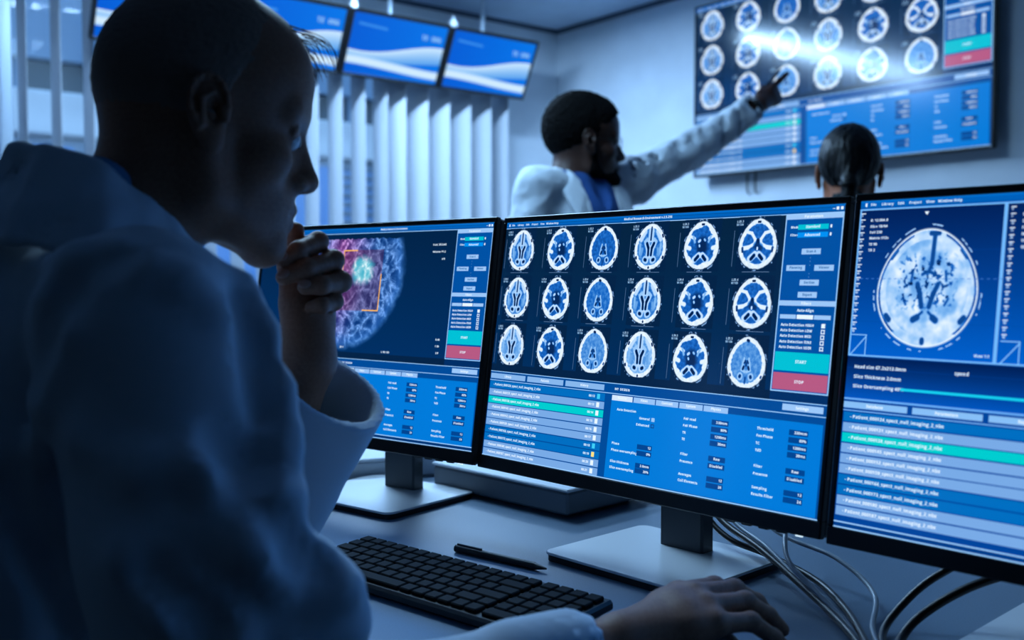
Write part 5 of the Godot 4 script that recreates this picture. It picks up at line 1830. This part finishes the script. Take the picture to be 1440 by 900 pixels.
	c.cap(HIP + Vector3(0, -0.02, 0), HIP + Vector3(0, -0.26, 0), 0.160, 0.19, 0.05)
	c.cap(NB + Vector3(0, -0.04, -0.01), RS, 0.072, 0.070, 0.05)
	c.cap(NB + Vector3(0, -0.04, -0.01), LS, 0.072, 0.072, 0.05)
	c.cap(LS, LE, 0.074, 0.062, 0.03)
	c.cap(LE, LW, 0.062, 0.050, 0.02)
	c.cap(RS, RE, 0.072, 0.060, 0.02)
	c.cap(RE, RW, 0.060, 0.048, 0.02)
	var rng := RandomNumberGenerator.new()
	rng.seed = 11
	for k in 17:                                   # wrinkles across the stretched sleeve
		var q := float(k) / 16.0
		var p0 := LS.lerp(LE, q * 2.0) if q < 0.5 else LE.lerp(LW, q * 2.0 - 1.0)
		var rr := lerpf(0.070, 0.048, q)
		var lean := rng.randf_range(-0.03, 0.03)
		var a0 := p0 + Vector3(-0.2, 0.55, 0.9).normalized() * rr * 1.06 + d * lean
		var a1 := p0 + Vector3(0.1, -0.7, 0.75).normalized() * rr * 1.06 - d * lean
		c.cap(a0, a1, 0.011, 0.006, 0.012, k % 2 == 0)
	c.rough(21, 9.0, 0.012, Vector3.ONE, 3)
	c.cap(NB + Vector3(0, 0.12, 0), NB + Vector3(0, -0.02, 0), 0.066, 0.070, 0.012, true)
	for k in 7:                                    # the open front
		var q := k / 6.0
		c.cap(NB + FC * lerpf(0.06, 0.17, q) + Vector3(0, lerpf(0.02, -0.34, q), 0), NB + FC * 0.22 + Vector3(0, lerpf(-0.02, -0.36, q), 0), lerpf(0.066, 0.022, q), lerpf(0.066, 0.022, q), 0.01, true)
	c.cap(LW - d * 0.03, LW + d * 0.08, 0.038, 0.044, 0.005, true)
	c.cut(HIP + Vector3(0, -0.34, 0), Vector3.DOWN)
	var cb := Buf.new()
	c.add_to(cb)
	var co := Field.new(Vector3(-0.02, 1.05, -3.32), Vector3(0.50, 1.54, -2.82), 0.007)
	for s in [-1.0, 1.0]:
		var tp := []
		var ot := []
		for q in [[-0.075, 0.0, 0.05], [-0.05, 0.06, 0.045], [0.0, 0.082, 0.03], [0.06, 0.078, -0.01], [0.10, 0.068, -0.08], [0.135, 0.045, -0.18], [0.155, 0.022, -0.28]]:
			tp.append(NB + FC * q[0] + SD * q[1] * s + Vector3(0, q[2], 0))
			ot.append(NB + FC * (q[0] * 1.18 + 0.004) + SD * (q[1] * (1.55 if q[0] < 0.12 else 2.1)) * s + Vector3(0, q[2] - 0.045, 0))
		sheet(co, tp, ot, 0.0065, 0.012)
	co.add_to(cb)
	part(t, "lab_coat", cb.mesh(), M.coat_cloth)
	# watch on the pointing wrist
	var wt := Buf.new()
	var lp := []
	for k in 17:
		var a := TAU * k / 16.0
		lp.append(LW + d * 0.012 + (up * cos(a) + sd * sin(a)) * 0.033)
	wt.tube(lp, 0.012, 0.012, 8, 2)
	part(t, "wristwatch", wt.mesh(), M.cable_black)
	var tr := Field.new(Vector3(-0.05, 0.04, -3.35), Vector3(0.5, 1.0, -2.9), 0.014)
	tr.cap(HIP + SD * 0.05, HIP - SD * 0.05, 0.115, 0.115, 0.05)
	legs(tr, HIP, SD, FC, 1.25, 0.02)
	part(t, "trousers", tr.mesh(), M.scrubs_blue)
	part(t, "shoes", shoes(HIP, SD, FC), M.shoe)
	# pen held in the pointing hand
	var pb := Buf.new()
	var pt := hw + d * 0.075 + up * 0.034 - sd * 0.012
	pb.tube([pt - d * 0.05 - up * 0.004, pt + d * 0.06 + up * 0.02], 0.0045, 0.0045, 8, 1)
	pb.tube([pt + d * 0.06 + up * 0.02, pt + d * 0.085 + up * 0.028], 0.0045, 0.001, 8, 1)
	single("pointer_pen", pb.mesh(), M.black_plastic, "dark pen held in the hand pointing at the wall screen", "pen")

func build_woman():
	var t := thing("person", "person in dark scrubs with back turned, standing before the wall screen", "person")
	var F := Vector3(0.32, 0, -0.947)
	var S := Vector3(0.947, 0, 0.32)
	var hx := head_xf(Vector3(0.930, 1.394, -2.76), atan2(0.947, 0.32), 0.02, 0.97)
	var NB := Vector3(0.915, 1.275, -2.72)
	var RS := NB + S * 0.165 + Vector3(0, -0.045, 0)
	var LS := NB - S * 0.165 + Vector3(0, -0.045, 0)
	var RE := RS + Vector3(0.03, -0.26, 0.02)
	var LE := LS + Vector3(-0.03, -0.26, 0.02)
	var RW := RE + F * 0.06 + Vector3(0, -0.21, 0)
	var LW := LE + F * 0.06 + Vector3(0, -0.21, 0)
	var HIP := Vector3(0.915, 0.80, -2.73)
	var b := Buf.new()
	head_field(0.004, true).add_to(b, hx)
	for s in [-1.0, 1.0]:
		ear_field(s, 0.0025).add_to(b, hx)
	var f := Field.new(Vector3(0.6, 0.0, -3.0), Vector3(1.25, 1.38, -2.45), 0.013)
	f.cap(NB + F * 0.02 + Vector3(0, 0.08, 0), NB, 0.045, 0.052, 0.02)
	f.cap(NB + Vector3(0, -0.12, 0), HIP, 0.088, 0.10, 0.04)
	f.cap(RS, LS, 0.04, 0.04, 0.04)
	for a in [[RS, RE, RW], [LS, LE, LW]]:
		f.cap(a[0], a[1], 0.037, 0.031, 0.02)
		f.cap(a[1], a[2], 0.030, 0.022, 0.02)
	legs(f, HIP, S, F, 0.85)
	f.add_to(b)
	for s in [-1.0, 1.0]:
		var w: Vector3 = RW if s > 0 else LW
		var e: Vector3 = RE if s > 0 else LE
		var fg := []
		for k in 4:
			var o: Vector3 = F * [0.024, 0.008, -0.008, -0.023][k]
			fg.append([w + o + Vector3(0, -0.085, 0), w + o - S * s * 0.006 + Vector3(0, -0.122, 0), w + o - S * s * 0.014 + Vector3(0, -0.143, 0), w + o - S * s * 0.02 + Vector3(0, -0.156, 0)])
		hand_field(w, w.lerp(e, 0.2), fg, [w + F * 0.028 + Vector3(0, -0.035, 0), w + F * 0.038 + Vector3(0, -0.07, 0), w + F * 0.036 + Vector3(0, -0.095, 0)], 0.008, 0.004).add_to(b)
	part(t, "body", b.mesh(), M.skin_tan)
	eyes(t, hx)
	# hair combed back into a low ponytail
	var h := Field.new(Vector3(-0.17, -0.20, -0.1), Vector3(0.12, 0.17, 0.1), 0.004)
	h.ell(Vector3(-0.014, 0.056, 0), Vector3(0.108, 0.092, 0.082), 0.02)
	h.ell(Vector3(-0.046, 0.03, 0), Vector3(0.066, 0.074, 0.076), 0.03)
	h.ell(Vector3(0.045, 0.06, 0), Vector3(0.056, 0.060, 0.068), 0.02)
	h.ell(Vector3(0.092, -0.002, 0), Vector3(0.060, 0.090, 0.12), 0.004, true)
	h.ell(Vector3(0.02, -0.06, 0), Vector3(0.062, 0.056, 0.12), 0.006, true)
	h.cap(Vector3(-0.10, 0.015, 0), Vector3(-0.125, -0.03, 0), 0.024, 0.020, 0.03)
	h.cap(Vector3(-0.125, -0.03, 0), Vector3(-0.128, -0.17, 0), 0.021, 0.024, 0.01)
	for k in 12:
		var a := lerpf(-1.2, 1.2, k / 11.0)
		h.cap(Vector3(-0.112, 0.005, 0.006 * sin(a)), Vector3(-0.085 + 0.05 * absf(sin(a)), 0.10 * cos(a) + 0.02, 0.085 * sin(a)), 0.002, 0.003, 0.008, true)
	h.rough(8, 60.0, 0.0025, Vector3(1, 0.3, 1))
	part(t, "hair", h.mesh(hx), M.hair_sleek)
	var hb := Buf.new()
	var lp := []
	for k in 13:
		var a := TAU * k / 12.0
		lp.append(hx * Vector3(-0.126 + 0.024 * cos(a), -0.034, 0.024 * sin(a)))
	hb.tube(lp, 0.004, 0.004, 6, 2)
	part(t, "hair_tie", hb.mesh(), M.cable_black)
	var c := Field.new(Vector3(0.62, 0.62, -3.0), Vector3(1.22, 1.40, -2.45), 0.010)
	c.cap(NB + Vector3(0, -0.12, 0), HIP + Vector3(0, 0.02, 0), 0.108, 0.128, 0.05)
	c.cap(NB + Vector3(0, -0.02, 0), RS, 0.058, 0.056, 0.04)
	c.cap(NB + Vector3(0, -0.02, 0), LS, 0.058, 0.056, 0.04)
	c.cap(RS, RS.lerp(RE, 0.7), 0.056, 0.052, 0.02)
	c.cap(LS, LS.lerp(LE, 0.7), 0.056, 0.052, 0.02)
	c.cap(NB + Vector3(0, 0.045, 0), NB + Vector3(0, 0.0, 0), 0.054, 0.066, 0.02)
	c.rough(31, 8.0, 0.008)
	c.cap(NB + Vector3(0, 0.14, 0) + F * 0.02, NB + Vector3(0, -0.01, 0), 0.050, 0.050, 0.006, true)
	part(t, "scrub_shirt", c.mesh(), M.scrubs_dark)
	var tr := Field.new(Vector3(0.7, 0.04, -2.95), Vector3(1.15, 0.92, -2.5), 0.014)
	tr.cap(HIP + S * 0.045, HIP - S * 0.045, 0.11, 0.11, 0.05)
	legs(tr, HIP, S, F, 1.2, 0.02)
	part(t, "trousers", tr.mesh(), M.scrubs_dark)
	part(t, "shoes", shoes(HIP, S, F), M.shoe)
